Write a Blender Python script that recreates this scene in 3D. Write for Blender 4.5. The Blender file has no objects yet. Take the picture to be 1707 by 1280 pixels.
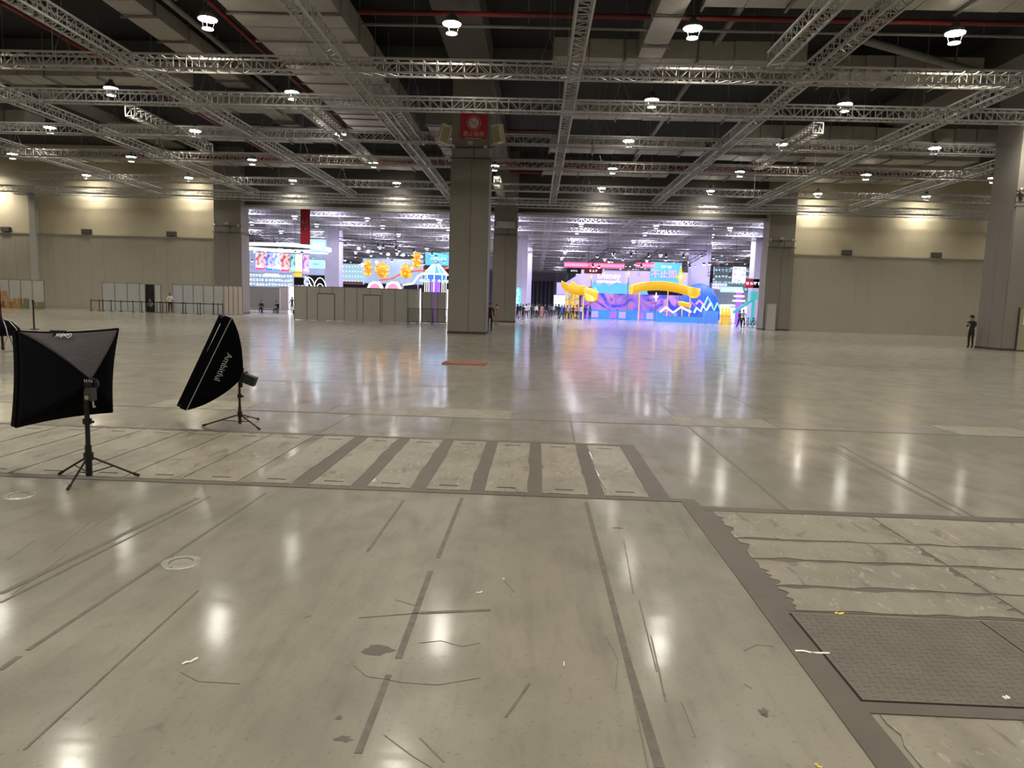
import bpy, bmesh, math, random
from mathutils import Vector, Matrix
random.seed(7)
PI = math.pi
sc = bpy.context.scene
COL = sc.collection

# ------------------------------------------------------------------ camera
FPX = 1200.0; PSI = .0294; PIT = .1121; ROL = .03
_f0 = Vector((-math.sin(PSI), math.cos(PSI), 0)); _r0 = Vector((math.cos(PSI), math.sin(PSI), 0))
CF = _f0 * math.cos(PIT) + Vector((0, 0, -math.sin(PIT))); _u0 = _r0.cross(CF)
CR = _r0 * math.cos(ROL) + _u0 * math.sin(ROL); CU = _u0 * math.cos(ROL) - _r0 * math.sin(ROL)
EYE = Vector((0, 0, 1.75))
cd = bpy.data.cameras.new('camera'); cam = bpy.data.objects.new('camera', cd); COL.objects.link(cam)
cd.sensor_width = 36; cd.lens = FPX / 1707 * 36; cd.clip_end = 600; cd.clip_start = .05
m = Matrix.Identity(4)
for i in range(3):
    m[i][0] = CR[i]; m[i][1] = CU[i]; m[i][2] = -CF[i]; m[i][3] = EYE[i]
cam.matrix_world = m
sc.camera = cam
# ------------------------------------------------------------------ world, exposure
w = bpy.data.worlds.new('world'); sc.world = w; w.use_nodes = True
w.node_tree.nodes['Background'].inputs[0].default_value = (.5, .55, .6, 1)
w.node_tree.nodes['Background'].inputs[1].default_value = .02
sc.view_settings.view_transform = 'Standard'; sc.view_settings.look = 'None'
sc.view_settings.gamma = 1; sc.view_settings.use_curve_mapping = False
sc.view_settings.exposure = 0.42
sc.cycles.max_bounces = 5; sc.cycles.diffuse_bounces = 3; sc.cycles.glossy_bounces = 3
sc.cycles.sample_clamp_indirect = 6; sc.cycles.adaptive_threshold = .03; sc.cycles.use_denoising = True; sc.cycles.caustics_reflective = False
LAMP_W = 640.0; FAR_W = 1900.0
LAMP_COL = (1, .925, .78); FAR_COL = (.80, .78, 1.0)

def ray(px, py): return CR * ((px - 853.5) / FPX) - CU * ((py - 640) / FPX) + CF
def pz(px, py, z=0.0):
    d = ray(px, py); return EYE + d * ((z - EYE.z) / d.z)
def at(px, py, Y):
    d = ray(px, py); return EYE + d * (Y / d.y)
def fx(px, Y):
    return at(px, 506 + .03 * (px - 893) + 2100 / Y, Y).x

# ------------------------------------------------------------------ materials
def _mat(name):
    mt = bpy.data.materials.new(name); mt.use_nodes = True
    return mt, mt.node_tree.nodes, mt.node_tree.links, mt.node_tree.nodes['Principled BSDF']
def pm(name, c, rough=.5, metal=0.0, var=.15, scale=3.0, bump=0.0, bscale=20.0, spec=.5):
    mt, N, L, b = _mat(name)
    tc = N.new('ShaderNodeTexCoord'); nz = N.new('ShaderNodeTexNoise'); nz.inputs['Scale'].default_value = scale; nz.inputs['Detail'].default_value = 3
    L.new(tc.outputs['Object'], nz.inputs['Vector'])
    mx = N.new('ShaderNodeMix'); mx.data_type = 'RGBA'
    mx.inputs[6].default_value = (*[x * (1 - var) for x in c], 1); mx.inputs[7].default_value = (*[min(1, x * (1 + var)) for x in c], 1)
    L.new(nz.outputs['Fac'], mx.inputs[0]); L.new(mx.outputs[2], b.inputs['Base Color'])
    b.inputs['Roughness'].default_value = rough; b.inputs['Metallic'].default_value = metal; b.inputs['Specular IOR Level'].default_value = spec
    if bump:
        n2 = N.new('ShaderNodeTexNoise'); n2.inputs['Scale'].default_value = bscale; n2.inputs['Detail'].default_value = 2
        L.new(tc.outputs['Object'], n2.inputs['Vector'])
        bp = N.new('ShaderNodeBump'); bp.inputs['Strength'].default_value = bump; bp.inputs['Distance'].default_value = .05
        L.new(n2.outputs['Fac'], bp.inputs['Height']); L.new(bp.outputs['Normal'], b.inputs['Normal'])
    return mt
def em(name, c, s=3.0, var=0.0, scale=2.0):
    mt, N, L, b = _mat(name)
    b.inputs['Base Color'].default_value = (*[x * .5 for x in c], 1); b.inputs['Emission Color'].default_value = (*c, 1)
    b.inputs['Emission Strength'].default_value = s
    if var:
        tc = N.new('ShaderNodeTexCoord'); nz = N.new('ShaderNodeTexNoise'); nz.inputs['Scale'].default_value = scale
        L.new(tc.outputs['Object'], nz.inputs['Vector'])
        mx = N.new('ShaderNodeMix'); mx.data_type = 'RGBA'; mx.inputs[6].default_value = (*[x * (1 - var) for x in c], 1); mx.inputs[7].default_value = (*[min(1, x * (1 + var) + .1 * var) for x in c], 1)
        L.new(nz.outputs['Fac'], mx.inputs[0]); L.new(mx.outputs[2], b.inputs['Emission Color'])
    return mt
def picture(name, cols, s=1.2, scale=1.2):
    """a lit printed picture: patches of the given colours"""
    mt, N, L, b = _mat(name)
    tc = N.new('ShaderNodeTexCoord'); nz = N.new('ShaderNodeTexNoise'); nz.inputs['Scale'].default_value = scale; nz.inputs['Detail'].default_value = 4; nz.inputs['Distortion'].default_value = 1.5
    L.new(tc.outputs['Object'], nz.inputs['Vector'])
    cr = N.new('ShaderNodeValToRGB'); cr.color_ramp.interpolation = 'EASE'
    L.new(nz.outputs['Fac'], cr.inputs[0]); e = cr.color_ramp.elements
    while len(e) < len(cols): e.new(.5)
    for i, c in enumerate(cols): e[i].position = .36 + .28 * i / max(1, len(cols) - 1); e[i].color = (*c, 1)
    L.new(cr.outputs[0], b.inputs['Base Color']); L.new(cr.outputs[0], b.inputs['Emission Color']); b.inputs['Emission Strength'].default_value = s
    return mt

M = {}
def concrete(name, c1, c2, dark, rough=.45, coat=.75, crough=.125, rip=1.0, pit=0.0):
    mt, N, L, b = _mat(name)
    tc = N.new('ShaderNodeTexCoord')
    def noise(scale, sx=1, sy=1, det=4, dist=0.0):
        mp = N.new('ShaderNodeMapping'); mp.inputs['Scale'].default_value = (sx, sy, 1); L.new(tc.outputs['Object'], mp.inputs['Vector'])
        n = N.new('ShaderNodeTexNoise'); n.inputs['Scale'].default_value = scale; n.inputs['Detail'].default_value = det; n.inputs['Distortion'].default_value = dist
        L.new(mp.outputs[0], n.inputs['Vector']); return n.outputs['Fac']
    def ramp(src, a, bb):
        r = N.new('ShaderNodeMapRange'); r.inputs[1].default_value = a; r.inputs[2].default_value = bb; L.new(src, r.inputs[0]); return r.outputs[0]
    def mix(fac, A, B, mode='MIX'):
        mx = N.new('ShaderNodeMix'); mx.data_type = 'RGBA'; mx.blend_type = mode
        for sck, v in ((0, fac), (6, A), (7, B)):
            if isinstance(v, tuple): mx.inputs[sck].default_value = v if len(v) == 4 else (*v, 1)
            elif isinstance(v, float): mx.inputs[sck].default_value = v
            else: L.new(v, mx.inputs[sck])
        return mx.outputs[2]
    big = ramp(noise(.35, 1, 1, 3, .6), .35, .65)
    col = mix(big, c1, c2)
    mid = ramp(noise(1.5, 1.3, .8, 8, .25), .42, .80)
    col = mix(mid, col, tuple(.74 * x for x in c1))
    scr = ramp(noise(7, 2.6, .5, 7, .2), .55, .75)
    m0 = N.new('ShaderNodeMath'); m0.operation = 'MULTIPLY'; m0.inputs[1].default_value = .3; L.new(scr, m0.inputs[0])
    col = mix(m0.outputs[0], col, dark)
    stre = ramp(noise(1.6, 3.5, .25, 4), .52, .72)       # trolley and forklift streaks running along the hall
    m1 = N.new('ShaderNodeMath'); m1.operation = 'MULTIPLY'; m1.inputs[1].default_value = .35; L.new(stre, m1.inputs[0])
    col = mix(m1.outputs[0], col, dark)
    fine = ramp(noise(38, 1, 1, 3), .60, .72)
    m2 = N.new('ShaderNodeMath'); m2.operation = 'MULTIPLY'; m2.inputs[1].default_value = .35 + pit; L.new(fine, m2.inputs[0])
    col = mix(m2.outputs[0], col, tuple(.6 * x for x in dark))
    spots = ramp(noise(5.5, 1, 1, 5, 2.0), .67, .74)
    m3 = N.new('ShaderNodeMath'); m3.operation = 'MULTIPLY'; m3.inputs[1].default_value = .55; L.new(spots, m3.inputs[0])
    col = mix(m3.outputs[0], col, dark)
    if pit:
        pale = ramp(noise(11, 1.6, .7, 7, 1.0), .60, .70); col = mix(pale, col, tuple(min(1, 1.25 * x) for x in c2))
        scab = ramp(noise(4.0, 2, .7, 7, .6), .60, .66); col = mix(scab, col, dark)
    L.new(col, b.inputs['Base Color'])
    rr = N.new('ShaderNodeMapRange'); rr.inputs[3].default_value = rough - .08; rr.inputs[4].default_value = rough + .16; L.new(mid, rr.inputs[0])
    L.new(rr.outputs[0], b.inputs['Roughness'])
    b.inputs['Coat Weight'].default_value = coat; b.inputs['Coat IOR'].default_value = 1.34; b.inputs['Coat Roughness'].default_value = crough
    ripn = noise(1.0, .5, 3.2, 3); bp = N.new('ShaderNodeBump'); bp.inputs['Strength'].default_value = rip; bp.inputs['Distance'].default_value = .0022
    L.new(ripn, bp.inputs['Height']); L.new(bp.outputs['Normal'], b.inputs['Normal']); L.new(bp.outputs['Normal'], b.inputs['Coat Normal'])
    return mt
M['floor'] = concrete('polished_concrete', (.192, .180, .136), (.268, .240, .192), (.10, .085, .066))
M['slab'] = concrete('worn_concrete_slab', (.215, .195, .150), (.275, .25, .195), (.14, .12, .095), rough=.5, coat=.2, crough=.25, rip=.3, pit=.1)
M['band'] = concrete('brown_concrete_band', (.19, .165, .14), (.24, .20, .17), (.09, .075, .06), rough=.4, coat=.4, crough=.16)
M['steel_frame'] = pm('worn_steel_frame', (.098, .080, .064), .5, .1, .28, 3, .04, 30)
M['filler'] = pm('dark_joint_filler', (.115, .103, .083), .6, 0, .55, 14)
M['checker'] = pm('checker_plate_steel', (.135, .115, .095), .45, .35, .35, 4)
M['scuff'] = pm('floor_scuff', (.145, .128, .10), .6, 0, .4, 14)
M['gap'] = pm('black_gap', (.008, .008, .008), .9)
M['alu'] = pm('aluminium_truss', (.46, .45, .43), .42, .35, .12, 2)
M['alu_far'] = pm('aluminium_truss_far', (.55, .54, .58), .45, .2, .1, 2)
M['insul'] = pm('foil_insulation', (.40, .38, .35), .5, .15, .18, 1.5, .5, 3)
M['insul_side'] = pm('foil_insulation_darker', (.25, .24, .23), .55, .1, .18, 1.5, .5, 3)  # darker foil for the duct core seen between sections
M['soffit'] = pm('unlit_dark_soffit', (.016, .016, .018), .9, 0, .3, .3)  # concrete slab, its lack of light put into the near-black colour
M['beam'] = pm('concrete_beam', (.11, .105, .10), .8, 0, .1, .5)
M['column'] = pm('grey_column_panel', (.225, .205, .18), .6, 0, .06, .8, .08, 4)
M['column_trim'] = pm('dark_trim', (.05, .045, .04), .8)  # dark tone for skirtings, conduits and door frames
M['wall_up'] = pm('beige_upper_wall', (.55, .485, .345), .7, 0, .06, .4)
M['wall_lo'] = pm('grey_acoustic_wall', (.40, .365, .295), .65, 0, .06, .5)
M['header'] = pm('dark_header', (.08, .075, .07), .8)
M['red_pipe'] = pm('red_sprinkler_pipe', (.16, .012, .016), .55, 0, .15, 2)
M['grey_pipe'] = pm('grey_pipe', (.22, .22, .21), .5, .2, .15, 2)
M['black'] = pm('black_fabric', (.0025, .0025, .004), .95, 0, .3, 6, .1, 60, .06)
M['litfab'] = pm('lit_black_fabric', (.042, .037, .041), .7, 0, .2, 4, .25, 50, .3)  # black cloth with the light on the upper panel painted in as grey
M['whitefab'] = pm('white_diffuser_cloth', (.8, .8, .8), .8)
M['blackmetal'] = pm('black_painted_metal', (.007, .006, .006), .45, .1, .2, 6)
M['redmetal'] = pm('bronze_red_metal', (.06, .02, .018), .35, .5, .2, 6)
M['chrome'] = pm('chrome', (.6, .6, .6), .2, 1, .05, 3)
M['rubber'] = pm('black_rubber', (.01, .01, .01), .8)
M['text_white'] = pm('white_print', (.75, .75, .75), .6)
M['text_grey'] = pm('grey_print', (.35, .35, .36), .6)
M['white_panel'] = pm('white_booth_panel', (.45, .44, .41), .5, 0, .05, 1)
M['cool_panel'] = pm('cool_white_booth_panel', (.40, .41, .42), .5, 0, .05, 1)
M['pink_panel'] = pm('pinkish_booth_panel', (.50, .42, .39), .5, 0, .05, 1)
M['grey_panel'] = pm('grey_booth_panel', (.36, .345, .315), .5, 0, .05, 1)
M['lilac_panel'] = pm('lilac_booth_panel', (.42, .30, .62), .5, 0, .05, 1)
M['seam'] = pm('booth_aluminium_profile', (.26, .25, .24), .4, .4)
M['dark'] = pm('very_dark', (.004, .004, .005), .8)
M['card'] = pm('brown_cardboard', (.36, .20, .09), .8, 0, .15, 3)
M['card2'] = pm('olive_cardboard', (.16, .17, .09), .8, 0, .15, 3)
M['tape'] = pm('pale_packing_tape', (.45, .36, .22), .4)
M['red_sign'] = pm('red_sign_board', (.42, .01, .035), .5, 0, .08, 1)
M['sign_print'] = pm('pink_white_print', (.60, .42, .42), .6)
M['speaker'] = pm('cream_loudspeaker', (.62, .58, .44), .5, 0, .06, 2)
M['steel'] = pm('galvanised_steel', (.40, .40, .38), .35, .6, .15, 4)
M['ring'] = pm('manhole_ring_steel', (.42, .42, .38), .3, .7, .35, 12)
M['mat'] = pm('red_plastic_grate', (.30, .11, .07), .6, 0, .2, 8)
M['paper'] = pm('white_paper', (.85, .85, .82), .8)
M['yellow'] = pm('yellow_paper', (.80, .68, .05), .7)
M['cabinet'] = pm('olive_cabinet', (.33, .31, .20), .5, 0, .05, 2)
M['lamp_glass'] = em('lamp_glass', (1, .96, .86), 60)
M['lamp_ring'] = em('lamp_reflector_lens', (1, .95, .80), 5)
M['lamp_body'] = pm('lamp_housing', (.25, .25, .25), .4, .5)
M['flamp_glass'] = em('far_lamp_glass', (.95, .93, 1), 40)
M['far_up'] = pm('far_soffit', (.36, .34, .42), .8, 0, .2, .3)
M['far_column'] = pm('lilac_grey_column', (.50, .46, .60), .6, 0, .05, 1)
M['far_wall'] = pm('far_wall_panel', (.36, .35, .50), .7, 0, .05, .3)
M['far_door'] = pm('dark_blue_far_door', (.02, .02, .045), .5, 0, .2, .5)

# ------------------------------------------------------------------ mesh helpers
class MB:
    def __init__(s): s.v = []; s.f = []; s.mi = []; s.cur = 0
    def add(s, vs, fs):
        o = len(s.v); s.v += [tuple(x) for x in vs]; s.f += [tuple(i + o for i in f) for f in fs]; s.mi += [s.cur] * len(fs); return s
    def box(s, x0, x1, y0, y1, z0, z1):
        return s.add([(x0, y0, z0), (x1, y0, z0), (x1, y1, z0), (x0, y1, z0), (x0, y0, z1), (x1, y0, z1), (x1, y1, z1), (x0, y1, z1)],
                     [(0, 3, 2, 1), (4, 5, 6, 7), (0, 1, 5, 4), (1, 2, 6, 5), (2, 3, 7, 6), (3, 0, 4, 7)])
    def bar(s, p, q, w, h=None, cap=True):
        p = Vector(p); q = Vector(q); h = h or w; d = (q - p).normalized()
        a = d.cross(Vector((0, 0, 1))) if abs(d.z) < .95 else d.cross(Vector((0, 1, 0)))
        a.normalize(); b = a.cross(d).normalized(); vs = []
        for c in (p, q):
            for sx, sy in ((-1, -1), (1, -1), (1, 1), (-1, 1)): vs.append(c + a * sx * w / 2 + b * sy * h / 2)
        fs = [(0, 1, 5, 4), (1, 2, 6, 5), (2, 3, 7, 6), (3, 0, 4, 7)]
        if cap: fs += [(3, 2, 1, 0), (4, 5, 6, 7)]
        return s.add(vs, fs)
    def tube(s, pts, r, n=8, cap=True):
        pts = [Vector(p) for p in pts]; rs = r if isinstance(r, (list, tuple)) else [r] * len(pts); vs = []; fs = []
        for i, p in enumerate(pts):
            d = (pts[min(i + 1, len(pts) - 1)] - pts[max(i - 1, 0)]).normalized()
            a = d.cross(Vector((0, 0, 1))) if abs(d.z) < .95 else d.cross(Vector((0, 1, 0)))
            a.normalize(); b = a.cross(d).normalized()
            for k in range(n):
                t = 2 * PI * k / n; vs.append(p + (a * math.cos(t) + b * math.sin(t)) * rs[i])
        for i in range(len(pts) - 1):
            for k in range(n): fs.append((i * n + k, i * n + (k + 1) % n, (i + 1) * n + (k + 1) % n, (i + 1) * n + k))
        if cap: fs += [tuple(range(n))[::-1], tuple((len(pts) - 1) * n + k for k in range(n))]
        return s.add(vs, fs)
    def lathe(s, prof, n=20, c=(0, 0, 0)):
        vs = []; fs = []
        for r, z in prof:
            for k in range(n):
                t = 2 * PI * k / n; vs.append((c[0] + r * math.cos(t), c[1] + r * math.sin(t), c[2] + z))
        for i in range(len(prof) - 1):
            for k in range(n): fs.append((i * n + k, i * n + (k + 1) % n, (i + 1) * n + (k + 1) % n, (i + 1) * n + k))
        return s.add(vs, fs)
    def prism(s, poly, y0, y1):
        """polygon in x,z pushed from y0 to y1"""
        n = len(poly); vs = [(x, y0, z) for x, z in poly] + [(x, y1, z) for x, z in poly]
        return s.add(vs, [tuple(range(n)), tuple(range(n, 2 * n))[::-1]] + [(i, i + n, (i + 1) % n + n, (i + 1) % n) for i in range(n)])
    def plate(s, poly, z0, z1):
        n = len(poly); vs = [(x, y, z0) for x, y in poly] + [(x, y, z1) for x, y in poly]
        return s.add(vs, [tuple(range(n))[::-1], tuple(range(n, 2 * n))] + [(i, (i + 1) % n, (i + 1) % n + n, i + n) for i in range(n)])
    def mesh(s, name, *mats):
        me = bpy.data.meshes.new(name); me.from_pydata(s.v, [], s.f)
        for mt in mats: me.materials.append(mt)
        if len(mats) > 1: me.polygons.foreach_set('material_index', s.mi)
        bm = bmesh.new(); bm.from_mesh(me); bmesh.ops.recalc_face_normals(bm, faces=bm.faces); bm.to_mesh(me); bm.free()
        return me
    def build(s, name, mat, parent=None, loc=None, smooth=False):
        me = s.mesh(name, *(mat if isinstance(mat, (list, tuple)) else [mat]))
        if smooth: me.polygons.foreach_set('use_smooth', [True] * len(me.polygons))
        return link(name, me, parent, loc)
def link(name, me, parent=None, loc=None, rot=None):
    o = bpy.data.objects.new(name, me); COL.objects.link(o)
    if parent: o.parent = parent
    if loc is not None: o.location = loc
    if rot is not None: o.rotation_euler = rot
    return o
def tag(o, label, cat, group=None, kind=None):
    o['label'] = label; o['category'] = cat
    if group: o['group'] = group
    if kind: o['kind'] = kind
    return o
def empty(name, loc=(0, 0, 0), rz=0, label=None, cat=None, group=None):
    o = bpy.data.objects.new(name, None); COL.objects.link(o); o.location = loc; o.rotation_euler = (0, 0, rz); o.empty_display_size = .1
    if label: tag(o, label, cat, group)
    return o
def struct(o): o['kind'] = 'structure'; return o
def copy_tree(o, parent=None):
    c = o.copy(); COL.objects.link(c); c.parent = parent
    for ch in list(o.children): copy_tree(ch, c)
    return c
def letters(name, body, size, mat, parent, loc, xdir, updir, ext=.02, align='CENTER'):
    cu = bpy.data.curves.new(name, 'FONT'); cu.body = body; cu.size = size; cu.extrude = ext; cu.align_x = align; cu.align_y = 'CENTER'; cu.resolution_u = 2
    t = bpy.data.objects.new(name, cu); me = bpy.data.meshes.new_from_object(t); bpy.data.objects.remove(t); bpy.data.curves.remove(cu)
    me.name = name; me.materials.clear(); me.materials.append(mat)
    o = link(name, me, parent)
    x = Vector(xdir).normalized(); z = x.cross(Vector(updir)).normalized(); y = z.cross(x)
    mm = Matrix.Identity(4)
    for i in range(3): mm[i][0] = x[i]; mm[i][1] = y[i]; mm[i][2] = z[i]; mm[i][3] = loc[i]
    o.matrix_local = mm
    return o
ORD = ['nearest', 'second', 'third', 'fourth', 'fifth', 'sixth', 'seventh', 'eighth', 'ninth', 'tenth', 'eleventh', 'twelfth', 'thirteenth', 'fourteenth', 'fifteenth', 'sixteenth', 'seventeenth', 'eighteenth']
CNT = ['first'] + ORD[1:]
def nth(i):
    n = i + 1
    return str(n) + ('th' if 10 < n % 100 < 14 else {1: 'st', 2: 'nd', 3: 'rd'}.get(n % 10, 'th'))
def project(p):
    q = Vector(p) - EYE; z = q.dot(CF)
    return (853.5 + FPX * q.dot(CR) / z, 640 - FPX * q.dot(CU) / z) if z > .1 else (-9999, -9999)

# ------------------------------------------------------------------ setting
WY = 67.0; SOF = 15.0
floor = struct(MB().add([(-62, -18, 0), (62, -18, 0), (62, 215, 0), (-62, 215, 0)], [(0, 1, 2, 3)]).build('floor', M['floor']))
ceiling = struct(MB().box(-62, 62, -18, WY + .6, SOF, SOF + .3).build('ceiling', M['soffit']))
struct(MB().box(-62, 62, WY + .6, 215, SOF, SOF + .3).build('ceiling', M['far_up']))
for i, bx in enumerate((-30.1, -3.65, 22.6)):
    MB().box(bx - 1.0, bx + 1.0, -18, WY, 13.6, SOF - .02).build('ceiling_beam', M['beam'], ceiling)
for by in (11, 40, ):
    MB().box(-62, 62, by - .7, by + .7, 14.0, SOF - .02).build('ceiling_beam', M['beam'], ceiling)
# back wall: two solid stretches, a header over the two gateways
def wall_seg(name, x0, x1, pil=()):
    w_ = struct(MB().box(x0, x1, WY, WY + .5, 6.85, SOF).build(name, M['wall_up']))
    MB().box(x0, x1, WY - .22, WY + .5, 0, 6.85).build('lower_wall', M['wall_lo'], w_)
    MB().box(x0, x1, WY - .27, WY - .1, 6.80, 6.90).build('ledge', M['wall_lo'], w_)
    n = int((x1 - x0) / 1.2)
    for k in range(1, n): MB().box(x0 + k * 1.2 - .012, x0 + k * 1.2 + .012, WY - .228, WY - .2, .02, 6.78).build('panel_joint', M['wall_lo'], w_)
    for px in pil: MB().box(px - .3, px + .3, WY - .5, WY, 0, 11).build('pilaster', M['white_panel'], w_)
    return w_
wl = wall_seg('wall_back_left', -62, -29.6, (-46.9,)); wr = wall_seg('wall_back_right', 22.9, 62)
for w_, pts in ((wl, ((8, 378), (143, 385), (285, 390))), (wr, ((1412, 424), (1562, 427)))):
    for px, py in pts:
        p = at(px, py, WY - .3)
        v = MB().box(p.x - .42, p.x + .42, WY - .34, WY - .02, 6.95, 7.38).build('vent', M['header'], w_)
        for k in range(4): MB().box(p.x - .38, p.x + .38, WY - .36, WY - .33, 7.0 + k * .1, 7.04 + k * .1).build('louvre', M['column'], v)
hd = struct(MB().box(-29.6, 22.9, WY, WY + .6, 9.95, SOF).build('wall_header', M['header']))
MB().box(-27.0, -3.9, WY - .1, WY + .02, 9.75, 10.0).build('gate_track', M['steel'], hd)
MB().box(-1.6, 20.6, WY - .1, WY + .02, 9.75, 10.0).build('gate_track', M['steel'], hd)
struct(MB().box(-62.4, -62, -18, 215, 0, SOF).build('wall_left', M['wall_lo']))
struct(MB().box(62, 62.4, -18, 215, 0, SOF).build('wall_right', M['wall_lo']))
struct(MB().box(-62, 62, -18.4, -18, 0, SOF).build('wall_front', M['wall_lo']))
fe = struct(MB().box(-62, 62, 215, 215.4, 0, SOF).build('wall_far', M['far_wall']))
a = at(883, 469, 214); b = at(922, 512, 214)
fd = MB().box(a.x, b.x, 214.6, 215, 0, 8.4).build('dark_gate', M['far_door'], fe)
for k in range(7): MB().box(a.x + k * (b.x - a.x) / 6 - .08, a.x + k * (b.x - a.x) / 6 + .08, 214.5, 214.7, 0, 8.4).build('gate_bar', M['far_column'], fd)

# ------------------------------------------------------------------ columns
def column(name, x0, x1, y0, y1, panelz=9.6, far=False):
    mt = M['far_column'] if far else M['column']
    c = struct(MB().box(x0, x1, y0, y1, 0, SOF).build(name, mt))
    if far: return c
    wdt = x1 - x0; t = .04
    for a_, b_ in ((0, .54), (.545, 1)):
        MB().box(x0 + wdt * a_ + .01, x0 + wdt * b_ - .01, y0 - t, y0, .04, panelz).build('front_panel', mt, c)
    for k in range(2):
        MB().box(x1, x1 + t, y0 + k * (y1 - y0) / 2 + .01, y0 + (k + 1) * (y1 - y0) / 2 - .01, .04, panelz).build('side_panel', mt, c)
        MB().box(x0 - t, x0, y0 + k * (y1 - y0) / 2 + .01, y0 + (k + 1) * (y1 - y0) / 2 - .01, .04, panelz).build('side_panel', mt, c)
    MB().box(x0 - .05, x1 + .05, y0 - .05, y1 + .05, 0, .12).build('skirting', M['column_trim'], c)
    # pipes and boxes clipped round the column above the panels
    MB().tube([(x0 - .1, y0 - .1, panelz + .18), (x1 + .1, y0 - .1, panelz + .18), (x1 + .1, y1 + .1, panelz + .18)], .03, 6).build('conduit', M['column_trim'], c)
    MB().tube([(x0 - .1, y0 - .09, panelz + .75), (x0 + .6, y0 - .09, panelz + .72), (x1 + .1, y0 - .09, panelz + .78)], .035, 6).build('conduit', M['column_trim'], c)
    MB().box(x0 + wdt * .42, x0 + wdt * .56, y0 - .18, y0, panelz + .85, panelz + 1.05).build('junction_box', M['white_panel'], c)
    MB().tube([(x0 + wdt * .6, y0 - .06, panelz), (x0 + wdt * .6, y0 - .06, panelz + .75)], .02, 6).build('conduit', M['column_trim'], c)
    for sx in (x0 + .12, x1 - .2):
        MB().lathe([(0, 0), (.09, 0), (.11, .12), (.05, .2), (0, .2)], 10, (sx, y0 - .15, panelz + .7)).build('floodlight', M['steel'], c)
    return c
CY = 39.4
xa = at(750, 400, CY).x; xb = at(812, 400, CY).x
colA = column('column_centre', xa, xb, CY, CY + 2.0, 9.15)
colB = column('column_back_centre', at(822, 450, 65).x, at(860, 450, 65).x, 65, 67.6, 7.6)
colC = column('column_back_left', -29.6, -27.1, 66, 67.8, 7.2)
colD = column('column_back_right', 20.6, 22.9, 66, 67.8, 7.2)
xr = at(1668, 581, CY).x
colE = column('column_right', xr, xr + 2.1, CY, CY + 2.2, 7.6)
colF = column('column_left', -31.6, -29.6, 11, 13, 8); colF.location.x = -4
MB().box(colB.data.vertices[0].co.x + .2, colB.data.vertices[1].co.x - .2, 64.85, 65, 8.3, 8.9).build('duct_outlet', M['steel'], colB)
# cabinet with a notice on the right column
cb = MB().box(xr + .75, xr + 1.9, CY - .12, CY - .04, .05, 2.25).build('hydrant_door', M['cabinet'], colE)
MB().box(xr + .69, xr + .75, CY - .13, CY - .04, .02, 2.3).build('hydrant_door_frame', M['column_trim'], colE)
MB().box(xr + .95, xr + 1.15, CY - .14, CY - .12, 1.4, 1.85).build('notice', M['paper'], cb)
# no-smoking board and two loudspeakers on the centre column
p0 = at(768, 187, CY - .05); p1 = at(812, 232, CY - .05)
ns = MB().box(p0.x, p1.x, CY - .13, CY - .05, p1.z, p0.z).build('no_smoking_sign', M['red_sign'])
tag(ns, 'red no smoking board high on the centre column', 'sign')
cx = (p0.x + p1.x) / 2; cz = p0.z - .56; zf = CY - .14
r = MB()
for k in range(28):
    t0, t1 = 2 * PI * k / 28, 2 * PI * (k + 1) / 28
    r.bar((cx + .36 * math.cos(t0), zf, cz + .36 * math.sin(t0)), (cx + .36 * math.cos(t1), zf, cz + .36 * math.sin(t1)), .035, .02)
r.build('ring', M['sign_print'], ns)
MB().prism([(cx + .28 * math.cos(2 * PI * k / 24), cz + .28 * math.sin(2 * PI * k / 24)) for k in range(24)], zf, zf - .01).build('disc', M['sign_print'], ns)
MB().bar((cx - .25, zf - .02, cz + .22), (cx + .25, zf - .02, cz - .22), .05, .012).build('slash', M['red_sign'], ns)
MB().bar((cx - .16, zf - .015, cz - .06), (cx + .15, zf - .015, cz + .04), .06, .01).build('cigarette', M['red_sign'], ns)
letters('lettering', '禁止吸烟', .28, M['sign_print'], ns, (cx, zf, p0.z - 1.13), (1, 0, 0), (0, 0, 1), .01)
MB().box(cx - .42, cx + .42, zf - .005, zf + .01, p0.z - 1.37, p0.z - 1.33).build('underline', M['sign_print'], ns)
for px, sgn, nm in ((740.5, -1, 'left'), (829.5, 1, 'right')):
    c = at(px, 223, CY + .1)
    t = empty('loudspeaker', c, -.5 * sgn, 'cream column loudspeaker angled off the %s side of the no smoking board' % nm, 'loudspeaker', 'loudspeakers on the centre column')
    b_ = MB(); b_.prism([(-.28, -.5), (.28, -.5), (.34, .42), (-.22, .5)], -.18, .18); b_ = b_.build('cabinet', M['speaker'], t); b_.rotation_euler = (.15, -.18 * sgn, 0)
    MB().box(-.2, .2, -.2, -.18, -.42, .36).build('grille', M['cabinet'], t).rotation_euler = (.15, -.18 * sgn, 0)
    MB().tube([(0, 0, -.5), (-.1 * sgn, 0, -.7), (-.48 * sgn, .05, -.72)], .035, 6).build('bracket', M['steel'], t)

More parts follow.
